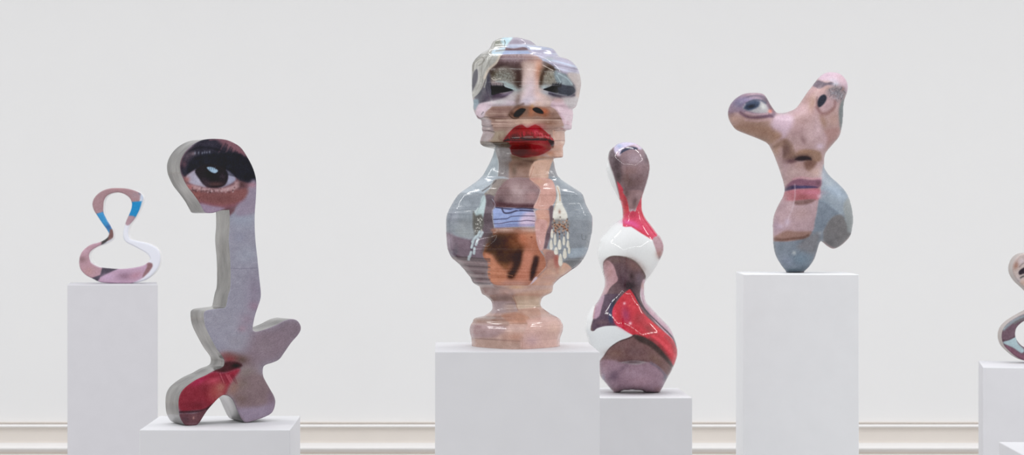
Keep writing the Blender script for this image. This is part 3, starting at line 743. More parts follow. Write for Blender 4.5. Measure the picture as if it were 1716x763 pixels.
    # grey cloth side
    P.poly(b(1215,470, 1260,560, 1320,620, 1500,740, 1600,1000, 1580,1300, 1000,1400, 1090,1180, 1140,960, 1190,700, 1200,560), (146,158,170), 2.2)
    P.blob(b(1210,620), 6, 16, (176,178,190), .7)
    P.blob(c(1350,220), 20, 8, (156,172,190), .9, rot=35); P.blob(c(1270,120), 10, 6, (166,176,186), .8)
    P.poly(c(1160,330, 1260,370, 1400,480, 1290,540, 1200,700, 1060,720, 1120,520), (126,138,152), 3)
    P.poly(c(1450,380, 1530,300, 1580,520, 1550,700, 1500,720, 1470,560), (150,156,158), 3)
    P.line(c(1190,330, 1290,380, 1400,470), 2.5, (150,166,180), .6, 2)
    P.poly(c(1200,720, 1260,600, 1330,520, 1400,500, 1450,520, 1490,620, 1500,700, 1540,740, 1400,880, 1320,890, 1220,820, 1180,760), (122,120,122), 2.5)
    P.poly(d(600,250, 800,240, 1000,200, 1080,140, 1200,140, 1200,240, 1140,360, 1060,540, 980,610, 740,610, 600,380), (128,138,150), 2.5)
    P.poly(d(1000,190, 1160,150, 1140,300, 1080,400, 900,330, 960,240), (126,126,132), 5)
    P.blob(d(780,480), 12, 10, (136,144,162), .7); P.blob(d(940,460), 16, 12, (112,132,148), .8); P.blob(d(870,590), 14, 2.5, (96,114,126), .8)
    P.blob(d(1170,150), 3, 3, (170,174,180), .7)
    P.blob(d(860,385), 3.4, 3.4, (186,192,194), .9)
    P.blob(d(625,330), 2, 8, (112,118,122), .8)
    # lips
    P.poly(c(700,300, 860,340, 1120,320, 1140,400, 1110,560, 1075,700, 900,720, 720,730, 650,760, 600,700, 610,540, 650,420), (184,156,162), 2.5)
    P.blob(c(700,400), 10, 9, (164,136,142), .8); P.blob(c(950,480), 16, 10, (186,156,156), .7); P.blob(c(640,640), 6, 12, (168,142,158), .8)
    P.blob(c(780,590), 5, 6, (208,188,206), .9); P.blob(c(700,640), 7, 5, (196,176,196), .7)
    P.poly(c(745,195, 780,140, 850,85, 930,65, 1010,78, 1090,82, 1150,70, 1185,90, 1180,150, 1130,185, 1000,180, 880,190, 760,215), (136,92,112), 2.5)
    P.line(c(850,75, 950,55, 1080,70, 1180,65), 3, (204,150,162), .7, 2)
    P.blob(c(1150,120), 4, 4, (104,70,84), .7)
    P.poly(c(750,200, 850,150, 940,155, 1100,160, 1140,180, 1000,188, 870,195, 760,222), (68,56,92), 1.6)
    P.blob(c(800,180), 8, 3, (56,44,70), .8, rot=-20); P.blob(c(980,165), 12, 2, (78,80,122), .6)
    P.poly(c(740,230, 860,200, 1000,192, 1160,190, 1160,280, 1130,320, 1000,320, 870,330, 740,320, 720,280), (184,108,120), 2.6)
    P.blob(c(1060,235), 16, 4, (200,122,142), .9); P.blob(c(940,290), 16, 6, (152,84,88), .95); P.blob(c(780,270), 9, 7, (176,120,126), .9); P.blob(c(730,310), 7, 4, (178,146,152), .8)
    P.blob(c(1160,280), 4, 4, (218,176,192), .8)
    P.poly(c(860,340, 960,325, 1110,315, 1080,350, 980,380, 880,380), (130,98,96), 2.5)
    P.line(c(870,140, 872,260, 860,340, 840,430, 800,520, 770,640), 2, (214,196,206), .5, 1.5)
    P.poly(d(620,200, 700,150, 780,120, 900,130, 1060,130, 1040,180, 950,215, 800,240, 640,240), (156,122,112), 3)
    P.line(d(630,225, 740,228, 830,215, 960,205, 1030,175), 4, (104,72,62), .8, 2.6)
    P.mottle(7, 6)
    return P

def paint_eye_slab(Q):   # tall cut-out: eye above, lips below
    S = 1710/260
    a = tile(260, 225, S); b = tile(260, 335, S); c = tile(260, 445, S); d = tile(260, 535, S); e = tile(220, 630, 5.72)
    P = Print(Q, (160, 158, 174))
    rnd = random.Random(3)
    P.blob(b(960,200), 26, 20, (166,172,190), .9); P.blob(b(930,420), 10, 8, (150,152,172), .7)
    P.blob(b(1000,620), 20, 18, (164,168,184), .8)
    P.blob(c(960,120), 20, 18, (158,156,172), .8); P.blob(c(1100,300), 14, 30, (146,134,154), .7)
    P.blob(c(1090,450), 10, 8, (160,130,150), .7); P.blob(c(1010,600), 14, 12, (160,136,154), .6)
    P.blob(c(700,600), 30, 20, (162,160,174), .8); P.blob(c(960,700), 8, 6, (170,130,146), .5)
    P.line(b(830,757, 960,760, 1140,752), 1.1, (124,120,138), .6)
    P.poly(d(1100,120, 1300,80, 1500,0, 1640,60, 1620,160, 1400,440, 1200,520, 1180,600, 1290,900, 1400,1100, 1300,1250, 800,1250, 850,900, 900,560, 1000,300), (144,126,138), 16)
    P.blob(d(1480,120), 20, 14, (138,122,134), .8); P.blob(d(1200,300), 16, 16, (148,132,142), .8)
    P.blob(d(1000,600), 18, 16, (142,128,124), .9); P.blob(d(1100,700), 14, 14, (138,114,114), .8)
    P.blob(d(900,250), 16, 12, (160,156,168), .8)
    # lower legs
    P.poly(e(850,80, 1250,0, 1380,280, 1330,400, 1100,450, 1040,330, 960,200, 870,200), (138,116,120), 6)
    P.blob(e(1050,220), 10, 8, (120,98,94), .8); P.blob(e(1060,80), 12, 10, (134,116,110), .8)
    P.poly(e(1010,320, 1240,290, 1370,250, 1360,370, 1240,420, 1100,455, 1060,410), (158,142,162), 6)
    P.blob(e(1330,220), 6, 12, (134,112,130), .7)
    P.blob(e(980,120), 8, 12, (160,124,112), .8, rot=20)
    # mouth corner
    P.blob(d(850,640), 10, 14, (164,112,112), .7, rot=35); P.blob(d(780,400), 12, 6, (150,96,100), .8); P.blob(d(880,430), 20, 9, (120,84,80), .85, rot=10)
    P.blob(d(820,450), 12, 7, (140,60,64), .9); P.blob(d(960,450), 9, 6, (96,76,68), .7)
    P.poly(d(640,575, 760,480, 880,470, 960,510, 880,560, 780,590, 690,590), (72,32,38), 2.6)
    P.blob(d(890,515), 7, 3.5, (24,12,16), .9)
    P.poly(d(310,763, 400,690, 520,630, 640,580, 760,590, 900,550, 930,570, 860,660, 800,763, 700,960, 500,960, 300,860), (158,42,62), 4.0)
    P.poly(e(500,130, 600,60, 720,10, 860,0, 900,100, 840,210, 740,320, 600,340, 480,350, 440,260, 460,180), (146,42,58), 4)
    P.blob(e(660,50), 16, 6, (186,40,86), .8, rot=-25); P.blob(d(640,680), 14, 3, (212,90,120), .7, rot=-25)
    P.blob(e(720,120), 12, 12, (134,42,54), .7); P.blob(e(620,280), 22, 7, (118,36,50), .8); P.blob(e(840,190), 10, 10, (164,96,92), .8); P.blob(e(800,150), 10, 14, (172,72,72), .8, rot=30)
    P.blob(e(860,110), 9, 9, (178,110,98), .9, rot=20)
    P.blob(e(560,220), 14, 12, (140,38,54), .7); P.blob(e(780,50), 12, 6, (200,74,92), .6)
    for k in range(11):
        x = 700+k*16; P.line(d(x,600+k*2, x+22,640+rnd.random()*20, x+44,690+rnd.random()*30), .8, rnd.choice([(224,140,150), (108,28,44)]), .65, .6)
    P.line(e(465,350, 600,345, 700,330, 780,280), 3.6, (54,30,36), .9, 2)
    P.poly(e(465,365, 600,362, 720,330, 700,400, 640,490, 520,490, 480,430), (104,62,70), 2)
    P.blob(e(600,400), 8, 6, (120,78,84), .8); P.blob(e(520,420), 6, 5, (92,62,72), .8); P.blob(e(597,405), 1.3, 2.2, (210,160,150), .8)
    P.blob(e(600,462), 12, 2, (128,92,102), .7)
    # ---- the eye
    P.poly(a(270,300, 350,180, 540,60, 760,50, 940,140, 1050,300, 1130,520, 1000,620, 820,900, 500,800, 380,640, 290,440), (120,84,92), 3)
    P.poly(a(540,40, 700,45, 860,80, 960,150, 1040,290, 1125,530, 1060,520, 950,520, 880,470, 780,400, 420,400, 330,470, 280,380, 320,230, 420,130), (46,44,58), 2.5)
    P.poly(a(680,40, 780,45, 900,95, 990,190, 1010,250, 910,215, 800,150, 720,100), (138,94,106), 5)
    P.blob(a(560,110), 20, 5, (58,54,70), .8)
    P.line(a(600,65, 680,58, 780,64), 2, (124,84,96), .8, 1.2)
    for k in range(16):
        x = 740+k*18; y = 90+k*13
        P.line(a(x+20,y, x-6,y+60, x-50,y+130), 2.2, (40,34,46) if k % 3 else (132,92,100), .55, 1.4)
    P.line(a(380,190, 470,150, 600,150, 720,180), 3, (26,26,38), .8, 2)
    P.blob(a(360,240), 10, 6, (96,80,92), .85, rot=-45); P.blob(a(420,215), 4, 3, (136,116,124), .8)
    for x in (440,480,520,545,570,600): P.blob(a(x,200+rnd.random()*10), 1.4, 2.6, (142,148,168), .75)
    P.blob(a(320,330), 4, 6, (110,72,84), .7)
    P.poly(a(420,270, 560,220, 780,200, 940,220, 1060,330, 1130,530, 1000,530, 860,450, 740,380, 560,340, 430,390, 360,450, 350,380), (27,30,42), 3)
    # sclera
    P.poly(a(340,470, 430,400, 470,400, 520,500, 560,585, 480,570, 380,540), (182,176,196), 2.5)
    P.poly(a(770,400, 840,430, 890,500, 830,550, 740,585, 700,580, 780,500), (168,168,194), 2.5)
    P.blob(a(350,500), 5, 5, (176,110,104), .8); P.blob(a(470,510), 6, 7, (200,198,218), .7)
    # iris
    P.poly(a(440,400, 560,330, 740,360, 800,430, 800,500, 770,560, 700,590, 600,590, 540,560, 490,500), (38,30,38), 1.8)
    P.blob(a(660,550), 14, 4, (96,66,66), .85); P.blob(a(560,530), 5, 7, (72,56,66), .7, rot=-30); P.blob(a(740,470), 5, 7, (62,50,60), .7)
    P.blob(a(620,450), 12, 8, (18,18,26), .8)
    P.poly(a(570,368, 620,362, 680,390, 690,410, 660,430, 610,412), (168,200,224), 1.2)
    for x in (600,622,645,662): P.line(a(x,360, x-2,392), .8, (70,90,120), .7, .5)
    # lashes above
    for k in range(26):
        x = 760+k*13; P.line(a(x,440+k*3, x+40,400+k*5, x+70,380+k*7), 1.4, (24,26,38), .6, .8)
    # lower lid
    P.poly(a(330,560, 420,560, 560,595, 720,600, 860,560, 880,520, 940,540, 880,620, 700,640, 480,620, 400,620), (196,158,162), 3)
    P.poly(a(400,640, 560,640, 720,650, 900,610, 1000,600, 1050,640, 960,740, 820,790, 660,800, 500,770), (146,92,92), 4)
    P.blob(a(950,550), 6, 6, (84,56,58), .75, rot=30); P.blob(a(720,700), 30, 8, (126,78,78), .8); P.blob(a(450,660), 8, 8, (150,88,84), .7)
    P.blob(a(380,580), 5, 4, (170,86,84), .7)
    for k in range(46):
        x = 400+rnd.random()*480; y = 600+rnd.random()*50-abs(x-640)*.06
        P.blob(a(x,y), 1.1, 1.5, rnd.choice([(70,44,48), (206,178,182), (104,66,68)]), .7)
    for k in range(40):
        x = 470+rnd.random()*500; y = 640+rnd.random()*120
        P.line(a(x,y, x+4,y+24), .8, (104,62,64), .4, .6)
    P.line(b(470,20, 600,55, 760,75, 900,50, 1010,0), 5, (150,92,110), .6, 4)
    P.poly(a(1060,520, 1120,530, 1115,700, 1110,860, 900,900, 900,790, 1000,700), (160,148,168), 5)
    P.blob(a(1070,560), 7, 5, (184,136,150), .8)
    P.poly(b(480,40, 620,65, 760,90, 740,110, 700,140, 560,150), (164,142,166), 3)
    # small recess drawn at the top of the neck
    P.mottle(8, 5)
    return P

def paint_ring(Q):       # pale ring with blue and pink pieces
    S = 1716/180
    a = tile(110, 305, S); b = tile(100, 395, 1706/190)
    P = Print(Q, (232, 234, 244))
    P.poly([(165, 300), (245, 300), (250, 321), (237, 322.5), (233.5, 339), (210, 342), (195, 346), (180, 356), (163, 361), (140, 345), (140, 320)], (170, 136, 142), 1.2, n=1)
    P.blob((197, 317), 16, 2, (178, 134, 138), .7); P.blob((226, 327), 6, 5, (168, 148, 156), .7)
    P.blob((163, 342), 5, 8, (174, 140, 146), .7)
    P.poly([(160, 359), (173, 355), (180, 370), (190, 388), (184, 392), (170, 376)], (64, 150, 208), 1.1, n=1)
    P.blob(a(690,720), 5, 5, (62, 100, 158), .9, rot=45)
    P.poly([(184, 384), (192, 384), (192, 397), (181, 404), (172, 406), (178, 400), (183, 393)], (130, 96, 94), 1.2, n=1)
    P.poly([(165, 402), (176, 396), (182, 398), (178, 406), (168, 411), (164, 408)], (72, 68, 68), 1.2)
    P.poly([(167, 403), (169, 411), (156, 420), (152, 428), (152, 440), (166, 448), (174, 450), (170, 463), (157, 470), (130, 462), (126, 430), (140, 410)], (188, 150, 162), 1.4, n=2)
    P.blob(b(340,360), 7, 5, (150, 118, 124), .9); P.blob(b(440,540), 10, 8, (190, 148, 150), .8); P.blob(b(520,120), 8, 4, (186, 148, 166), .8)
    P.blob(b(380,230), 7, 5, (204, 168, 184), .7)
    P.poly([(172, 446), (204, 449), (190, 455), (170, 468), (158, 474), (154, 466), (168, 461)], (84, 76, 90), 1.2, n=1)
    P.poly([(162, 476), (168, 465), (188, 455), (206, 448), (225, 446), (244, 438), (254, 442), (250, 456), (236, 468), (220, 476)], (196, 164, 188), 1.4, n=1)
    P.blob(b(980,610), 13, 6, (150, 118, 138), .9, rot=-5); P.blob(b(1150,600), 12, 6, (190, 140, 156), .7, rot=-20); P.blob(b(720,620), 10, 5, (208, 176, 206), .8)
    P.poly([(240, 460), (246, 448), (247, 441), (255, 442), (254, 450), (240, 465)], (150, 112, 116), 1.6)
    P.poly([(218, 339), (238, 337), (234, 352), (227, 366), (213, 362), (216, 352)], (34, 142, 204), 1.1, n=1)
    P.poly([(213, 362), (227, 364), (220, 374), (213, 378), (209, 372)], (178, 146, 156), 1.4)
    P.blob((238, 331), 3.4, 6, (190, 204, 226), .95); P.blob((234.5, 324), 2.5, 2.5, (104, 112, 136), .8)
    return P

def paint_far(Q):        # the cut-out at the right edge of the frame
    P = Print(Q, (196, 180, 176))
    P.blob((1703, 445), 4, 7, (160, 118, 102), .9, rot=20); P.blob((1712, 438), 6, 4, (206, 192, 200), .8, rot=-30)
    P.poly([(1707, 456), (1713, 450), (1722, 447), (1732, 450), (1728, 458), (1716, 459), (1709, 461)], (52, 42, 52), 1.4)
    P.line([(1710, 466), (1716, 463), (1726, 462)], 2.6, (60, 56, 60), .8, 1.2)
    P.blob((1706, 470), 4, 5, (180, 172, 176), .7); P.blob((1714, 474), 4, 5, (196, 164, 148), .8)
    P.line([(1708, 448), (1714, 442), (1724, 439)], 1.4, (120, 100, 104), .7, 1)
    P.poly([(1676, 560), (1684, 546), (1700, 534), (1720, 526), (1760, 520), (1840, 540), (1850, 590), (1800, 612), (1740, 612), (1700, 602), (1686, 592)], (112, 88, 100), 1.5)
    P.line([(1682, 552), (1692, 543), (1706, 534), (1720, 529), (1740, 526)], 5, (150, 162, 168), .9, 2)
    P.line([(1700, 542), (1712, 536), (1730, 532)], 3, (120, 124, 122), .8, 2)
    P.poly([(1681, 574), (1692, 569), (1702, 565), (1706, 576), (1716, 586), (1712, 592), (1698, 583), (1684, 577)], (170, 192, 198), 1.4)
    P.line([(1680, 571), (1690, 570), (1700, 565)], 2, (80, 56, 66), .8, 1)
    P.poly([(1683, 578), (1696, 584), (1708, 592), (1720, 596), (1760, 606), (1720, 606), (1700, 600), (1688, 590)], (128, 88, 104), 1.6)
    P.line([(1700, 603), (1716, 606), (1740, 608)], 2, (190, 90, 110), .8, 1)
    P.mottle(6, 6)
    return P
# ---------------------------------------------------------------- outlines (traced, in photograph pixels)
SA = 1711/240
_a = tile(1210, 110, SA); _b = tile(1210, 210, SA); _c = tile(1210, 290, SA); _d = tile(1210, 370, SA)
NOSE = (_a(380,315, 480,325, 530,370, 580,460, 640,540, 690,558, 780,545, 880,500, 950,410, 1010,320, 1080,230, 1150,140, 1220,85, 1300,68, 1400,85, 1470,145, 1500,220, 1495,300, 1460,400, 1445,500, 1440,620, 1430,710)
        + _b(1400,120, 1330,210, 1260,290, 1225,350, 1212,440, 1225,510, 1290,600, 1380,680, 1460,763)
        + _c(1510,280, 1545,400, 1562,540, 1550,660) + _d(1530,170, 1470,245, 1390,305, 1325,325, 1260,295, 1200,245, 1175,237, 1155,265, 1130,360, 1100,450, 1040,540, 985,592, 975,610, 870,612, 770,610, 760,590, 700,510, 640,400, 615,280, 608,100)
        + _c(610,560, 630,470, 680,360, 730,270, 748,200, 740,120) + _b(700,560, 650,420, 600,300, 545,210, 440,155, 300,100, 180,50)
        + _a(130,715, 90,650, 72,590, 74,520, 110,440, 180,370, 270,325))
SD = 1705/210
_a = tile(970, 230, SD); _b = tile(970, 320, SD); _c = tile(970, 410, SD); _d = tile(970, 500, SD); _e = tile(970, 585, SD)
PIN = (_a(650,60, 760,75, 850,130, 910,210, 955,320, 965,430, 940,570, 890,730) + _b(870,60, 855,130, 860,240, 900,350, 980,460, 1070,580, 1110,620, 1150,720)
       + _c(1150,90, 1100,210, 1020,350, 930,470, 890,540, 890,640, 910,763) + _d(1000,140, 1120,270, 1240,400, 1310,570, 1340,700)
       + _e(1335,100, 1280,260, 1200,400, 1150,500, 1108,572, 1095,585, 900,585, 860,562, 720,552, 590,562, 560,585, 480,585, 460,570, 370,470, 295,370)
       + [(1002, 612), (995, 598), (988, 578)] + _d(115,520, 90,430, 90,340, 110,240, 170,130, 240,60) + _c(290,710, 345,580, 350,480, 320,380, 270,220, 255,100)
       + _b(275,740, 290,660, 360,570, 450,470, 540,400, 590,360, 590,250, 572,160, 545,110, 490,10) + _a(430,620, 385,500, 370,400, 385,330, 398,250, 420,180, 480,115, 560,72))
SB = 1710/260
_a = tile(260, 225, SB); _b = tile(260, 335, SB); _c = tile(260, 445, SB); _d = tile(260, 535, SB); _e = tile(220, 630, 5.72)
SLAB = (_a(650,55, 780,65, 880,105, 950,155, 1010,240, 1070,350, 1105,450, 1118,530, 1118,640) + _b(1112,20, 1102,160, 1102,320, 1112,480, 1130,640)
        + _c(1140,20, 1155,170, 1168,290, 1165,370, 1140,450, 1110,540, 1090,620, 1078,700, 1088,728, 1130,735, 1230,705, 1330,665, 1430,615, 1520,597, 1580,625)
        + _d(1610,100, 1585,170, 1500,270, 1420,385, 1370,450, 1300,485, 1220,512, 1192,550, 1197,640)
        + _e(1320,110, 1375,210, 1382,280, 1350,360, 1260,410, 1150,445, 1098,452, 1060,420, 1020,340, 980,250, 940,205, 890,190, 845,215, 790,270, 730,340, 690,400, 655,455, 620,480, 535,482, 500,460, 465,390, 455,290, 462,210, 490,150, 540,100, 620,45)
        + _d(560,625, 650,575, 740,540, 765,500, 762,450, 735,405, 680,330, 620,220, 570,120, 548,50) + _c(540,560, 548,520, 590,497, 700,482, 775,470, 790,430, 810,330, 832,250, 836,100)
        + _b(830,640, 815,450, 825,300, 822,130, 800,118, 730,122, 640,150, 560,148, 530,110, 480,20) + _a(420,660, 350,570, 300,470, 280,400, 280,320, 310,240, 370,160, 450,100, 540,65))
RING_O = [(156,334),(154.5,342),(157,351),(162.5,360),(171,373),(179,384),(181.5,390),(181,395),(176,400),(166,405),(153.5,408.4),(144.5,413.5),(136.7,421.7),(132.9,431.7),(132.5,441.8),(135.6,451.8),(144.5,460.7),(155.7,466.3),(165,471),(176,473),(200,474),(217,474),(231,472),(245,467),(258,457),(266,445),(268.7,431.7),(266,419.5),(258,411.7),(245,406.2),(228,402.5),(218,399.5),(215,394),(215,386),(216,380),(219,374),(226,365),(233,352),(238,340),(240,331),(237,324.5),(231,320.5),(220,316.5),(209,314.5),(190,314),(178,316),(168,320.5),(160.5,327)]
RING_I = [(173,342.8),(174,335.4),(178,328),(185.5,323.4),(197,321.3),(206.5,323.4),(215,328.6),(219.6,335.4),(220.7,342.8),(218.6,352.2),(214.5,361.6),(211,370),(208,380),(206,391),(207.5,400),(213,406),(222.5,410.6),(239,419.5),(248,426),(251,434),(243.6,441.8),(233.6,445.7),(217,448.5),(200,449.6),(172,447.3),(159,442.9),(151,436),(149,426),(153.5,418.4),(164.6,411.7),(178,407),(186.9,400.6),(189.5,394),(188.7,385),(183.4,374.2),(177,363.7),(173,354)]
FAR_O = [(1725,427),(1712,429),(1703,436),(1698,446),(1697,457),(1701,468),(1709,478),(1719,487),(1730,499),(1734,511),(1728,521),(1714,529),(1700,537),(1688,546),(1681,556),(1679,569),(1683,582),(1692,592),(1703,601),(1718,608),(1745,612),(1790,612),(1812,606),(1828,592),(1836,570),(1830,550),(1812,536),(1796,528),(1788,518),(1790,504),(1802,492),(1815,478),(1820,460),(1814,442),(1800,432),(1770,426),(1745,425)]
FAR_I = [(1722,539),(1710,546),(1703,555),(1702,567),(1707,577),(1716,585),(1732,591),(1765,594),(1792,590),(1808,578),(1812,562),(1804,550),(1786,541),(1760,536),(1740,536)]
BUST_L = [(843,63),(831,66),(825,71),(820.6,80),(813,85.4),(804,90.7),(796,99),(791.4,106.7),(790.5,115.8),(790.5,146),(791,158.4),(793,171),(793,181.7),(798.5,195.4),(801,198.8),(806.2,200.7),(806.6,209),(808,211),(807.4,216.7),(808.7,222),(805.4,232),(804.6,239.5),(810,244.8),(822,247.9),(828.5,248.8),(827.8,253),(825,262.3),(816,281),(805.4,297.4),(785.6,312.6),(770.4,323.2),(759.8,337),(750.6,355),(747.6,367.3),(747.6,386),(748,397.8),(750,416),(756.7,431.3),(770.4,443.4),(787,463.2),(793.2,473.8),(802.3,479.2),(804,481.5),(807.7,492.2),(813,495.2),(822,502.8),(824.8,510.4),(823.6,519.5),(811.5,528.7),(796,532.5),(791.7,539.3),(787.4,547),(787,556),(789.6,566.7),(790.5,579.6)]
BUST_R = [(866,63),(886,66.4),(893.6,71),(902.7,77),(924,80),(931.6,87),(939,95.3),(952.9,99),(965,109.7),(971,122),(973.8,137),(972.6,149.3),(968.8,168),(965,178.7),(959.7,182.5),(960.5,192.4),(959,201.5),(957.4,215.2),(952.9,218.5),(947,219.2),(946.8,235),(946,241),(943.4,247),(943.7,259.3),(941.5,264.1),(928.2,265.2),(928.5,271.4),(931.6,286.7),(939,299),(963.5,315.6),(975.7,324.7),(981.7,341.5),(989.4,356.7),(992.8,364.3),(992.4,386),(991.2,392),(984.8,419),(972.6,440.4),(952.9,455.6),(936,467.7),(927.8,476.9),(926.5,483),(924,490),(910.3,497.5),(906.5,504.3),(907,513.4),(921,524),(936,532.5),(943,544),(943,553),(938.4,566.7),(938.4,579.6)]
BUST_FL = [(822,63),(815,100),(812,140),(824,178),(813,189),(822,209),(828,222),(817,238),(835,250),(845,290),(836,312),(829,330),(828,345),(825,362),(828,380),(827,396),(814.5,410),(809,425),(816,440),(818,466),(834,480),(848,491),(861,500),(866,516),(858,530),(853,541),(848,550),(852,560),(852,580)]
BUST_FR = [(872,63),(884,82),(888,93),(907,101),(930,120),(933,137),(925,160),(922,174),(936,192),(945,210),(926,221),(925,245),(905,255),(888,290),(887,299),(905,319),(900,335),(895,346),(894,352),(898,364),(899,376),(898,396),(904,419),(913,433),(910,450),(901,465),(878,481),(866,491),(866,500),(870,516),(882,530),(884,541),(878,550),(876,560),(876,580)]

# ---------------------------------------------------------------- sculpture builders
class Plane:
    """upright working plane of one sculpture: u along it, z up"""
    def __init__(self, px, Y, deg=0.):
        self.X0 = (px-XV)/F*Y; self.Y0 = Y; t = math.radians(deg)
        self.e = np.array([math.cos(t), math.sin(t)]); self.n = np.array([math.sin(t), -math.cos(t)])
    def uz(self, pts):
        P = np.asarray(pts, float); k = (P[:, 0]-XV)/F
        u = (k*self.Y0-self.X0)/(self.e[0]-k*self.e[1]); Y = self.Y0+u*self.e[1]
        return np.stack([u, H-(P[:, 1]-YH)/F*Y], 1)
    def world(self, uz, h):
        """h: how far in front of the plane"""
        X = self.X0+uz[:, 0]*self.e[0]+h*self.n[0]; Y = self.Y0+uz[:, 0]*self.e[1]+h*self.n[1]
        return np.stack([X, Y, uz[:, 1]], 1)

def grid_fill(loops, s):
    """quads inside the loops; border corners moved onto the outline"""
    L = np.concatenate(loops); lo = L.min(0)-2*s; hi = L.max(0)+2*s
    nx = int((hi[0]-lo[0])/s)+1; nz = int((hi[1]-lo[1])/s)+1
    gx, gz = np.meshgrid(lo[0]+np.arange(nx)*s, lo[1]+np.arange(nz)*s); Q = np.stack([gx.ravel(), gz.ravel()], 1)
    cc = (Q+s/2)
    ins = np.zeros(len(Q), bool)
    for l in loops: ins ^= inside(cc, l)
    ins = ins.reshape(nz, nx); ins[-1] = False; ins[:, -1] = False
    used = np.zeros((nz, nx), bool); full = np.ones((nz, nx), bool)
    for dz in (0, 1):
        for dx in (0, 1):
            r = np.zeros_like(ins); r[dz:, dx:] = ins[:nz-dz, :nx-dx]; used |= r; full &= r
    border = used & ~full
    return Q, nx, nz, ins, used, border

def near_loops(Q, loops):
    best = np.full(len(Q), 1e18); near = np.zeros_like(Q)
    for l in loops:
        d, n = dist_poly(Q, l); m = d < best; best[m] = d[m]; near[m] = n[m]
    return best, near

def sheet(loops, s):
    Q, nx, nz, ins, used, border = grid_fill(loops, s)
    bi = np.where(border.ravel())[0]; _, nr = near_loops(Q[bi], loops); Q[bi] = nr
    ui = np.where(used.ravel())[0]; remap = -np.ones(nx*nz, int); remap[ui] = np.arange(len(ui))
    k = np.where(ins.ravel())[0]
    faces = np.stack([remap[k], remap[k+1], remap[k+nx+1], remap[k+nx]], 1)
    return Q[ui], faces, border.ravel()[ui], (ui, nx, nz, used, border)

def poisson(used, border, s, k=0., it=2600):
    u = np.zeros(used.shape); act = used & ~border; w = 1.9
    par = np.add.outer(np.arange(u.shape[0]), np.arange(u.shape[1])) % 2
    m0 = act & (par == 0); m1 = act & (par == 1); q = 4*s*s; den = 4+k*s*s
    for i in range(it//4):
        for m in (m0, m1):
            nb = np.zeros_like(u)
            nb[1:] += u[:-1]; nb[:-1] += u[1:]; nb[:, 1:] += u[:, :-1]; nb[:, :-1] += u[:, 1:]
            u[m] += w*((nb[m]+q)/den-u[m])
    return u

def build_inflated(name, plane, loops_px, s, depth, k, mat, parent, paint, gain, ztop, sink=0.):
    loops = [plane.uz(spline(l, 6)) for l in loops_px]
    V2, Fc, bd, (ui, nx, nz, used, border) = sheet(loops, s)
    u = poisson(used, border, s, k).ravel()[ui]; h = depth*np.sqrt(np.maximum(u, 0))
    dz = ztop-V2[:, 1].min(); V2[:, 1] += dz
    Wf = plane.world(V2, h); Wb = plane.world(V2, -h)
    Q = w2px(Wf); P = paint(Q); cf = P.done(gain, .95)
    bidx = np.where(bd)[0]; fidx = np.where(~bd)[0]
    n = len(V2); mb = np.arange(n); mb[fidx] = n+np.arange(len(fidx))
    V = np.concatenate([Wf, Wb[fidx]]); cols = np.concatenate([cf, cf[fidx]])
    faces = np.concatenate([Fc, mb[Fc][:, ::-1]])
    return link_mesh(name, localise(V, parent), faces.tolist(), mat, parent, cols)

def build_slab(plane, loops_px, s, thick, r, mat, side_mat, parent, paint, gain, ztop, names=('printed_face', 'edge_band', 'back_panel')):
    loops = [plane.uz(spline(l, 6)) for l in loops_px]
    V2, Fc, bd, _ = sheet(loops, s)
    d, _n = near_loops(V2, loops); dd = np.minimum(d, r); h = -r+np.sqrt(np.maximum(r*r-(r-dd)**2, 0))
    h[bd] = -r
    V2[:, 1] += ztop-V2[:, 1].min()
    Wf = plane.world(V2, h); cols = paint(w2px(Wf)).done(gain, .94)
    link_mesh(names[0], localise(Wf, parent), Fc.tolist(), mat, parent, cols)
    Wb = plane.world(V2, -thick-h); keep = Fc[:, ::-1]
    link_mesh(names[2], localise(Wb, parent), keep.tolist(), side_mat, parent)
    e = {}
    for f in Fc.tolist():
        for i in range(4):
            p, q = f[i], f[(i+1) % 4]
            if (q, p) in e: del e[(q, p)]
            else: e[(p, q)] = 1
    ids = {}; V = []; FS = []; m = 4
    def vid(i):
        if i not in ids:
            ids[i] = len(V)
            for j in range(m+1): V.append(Wf[i]+(Wb[i]-Wf[i])*j/m)
        return ids[i]
    for p, q in e:
        a, b = vid(p), vid(q)
        for j in range(m): FS.append((a+j, a+j+1, b+j+1, b+j))
    ob = link_mesh(names[1], localise(V, parent), FS, side_mat, parent)
    return ob

def interp(tab, y):
    t = sorted((p[1], p[0]) for p in spline(tab, 6, False)); return np.interp(y, [v[0] for v in t], [v[1] for v in t])
def smooth1(v, k):
    if k < 1: return v
    w = np.exp(-.5*(np.arange(-3*k, 3*k+1)/k)**2); w /= w.sum()
    return np.convolve(np.pad(v, 3*k, 'edge'), w, 'valid')

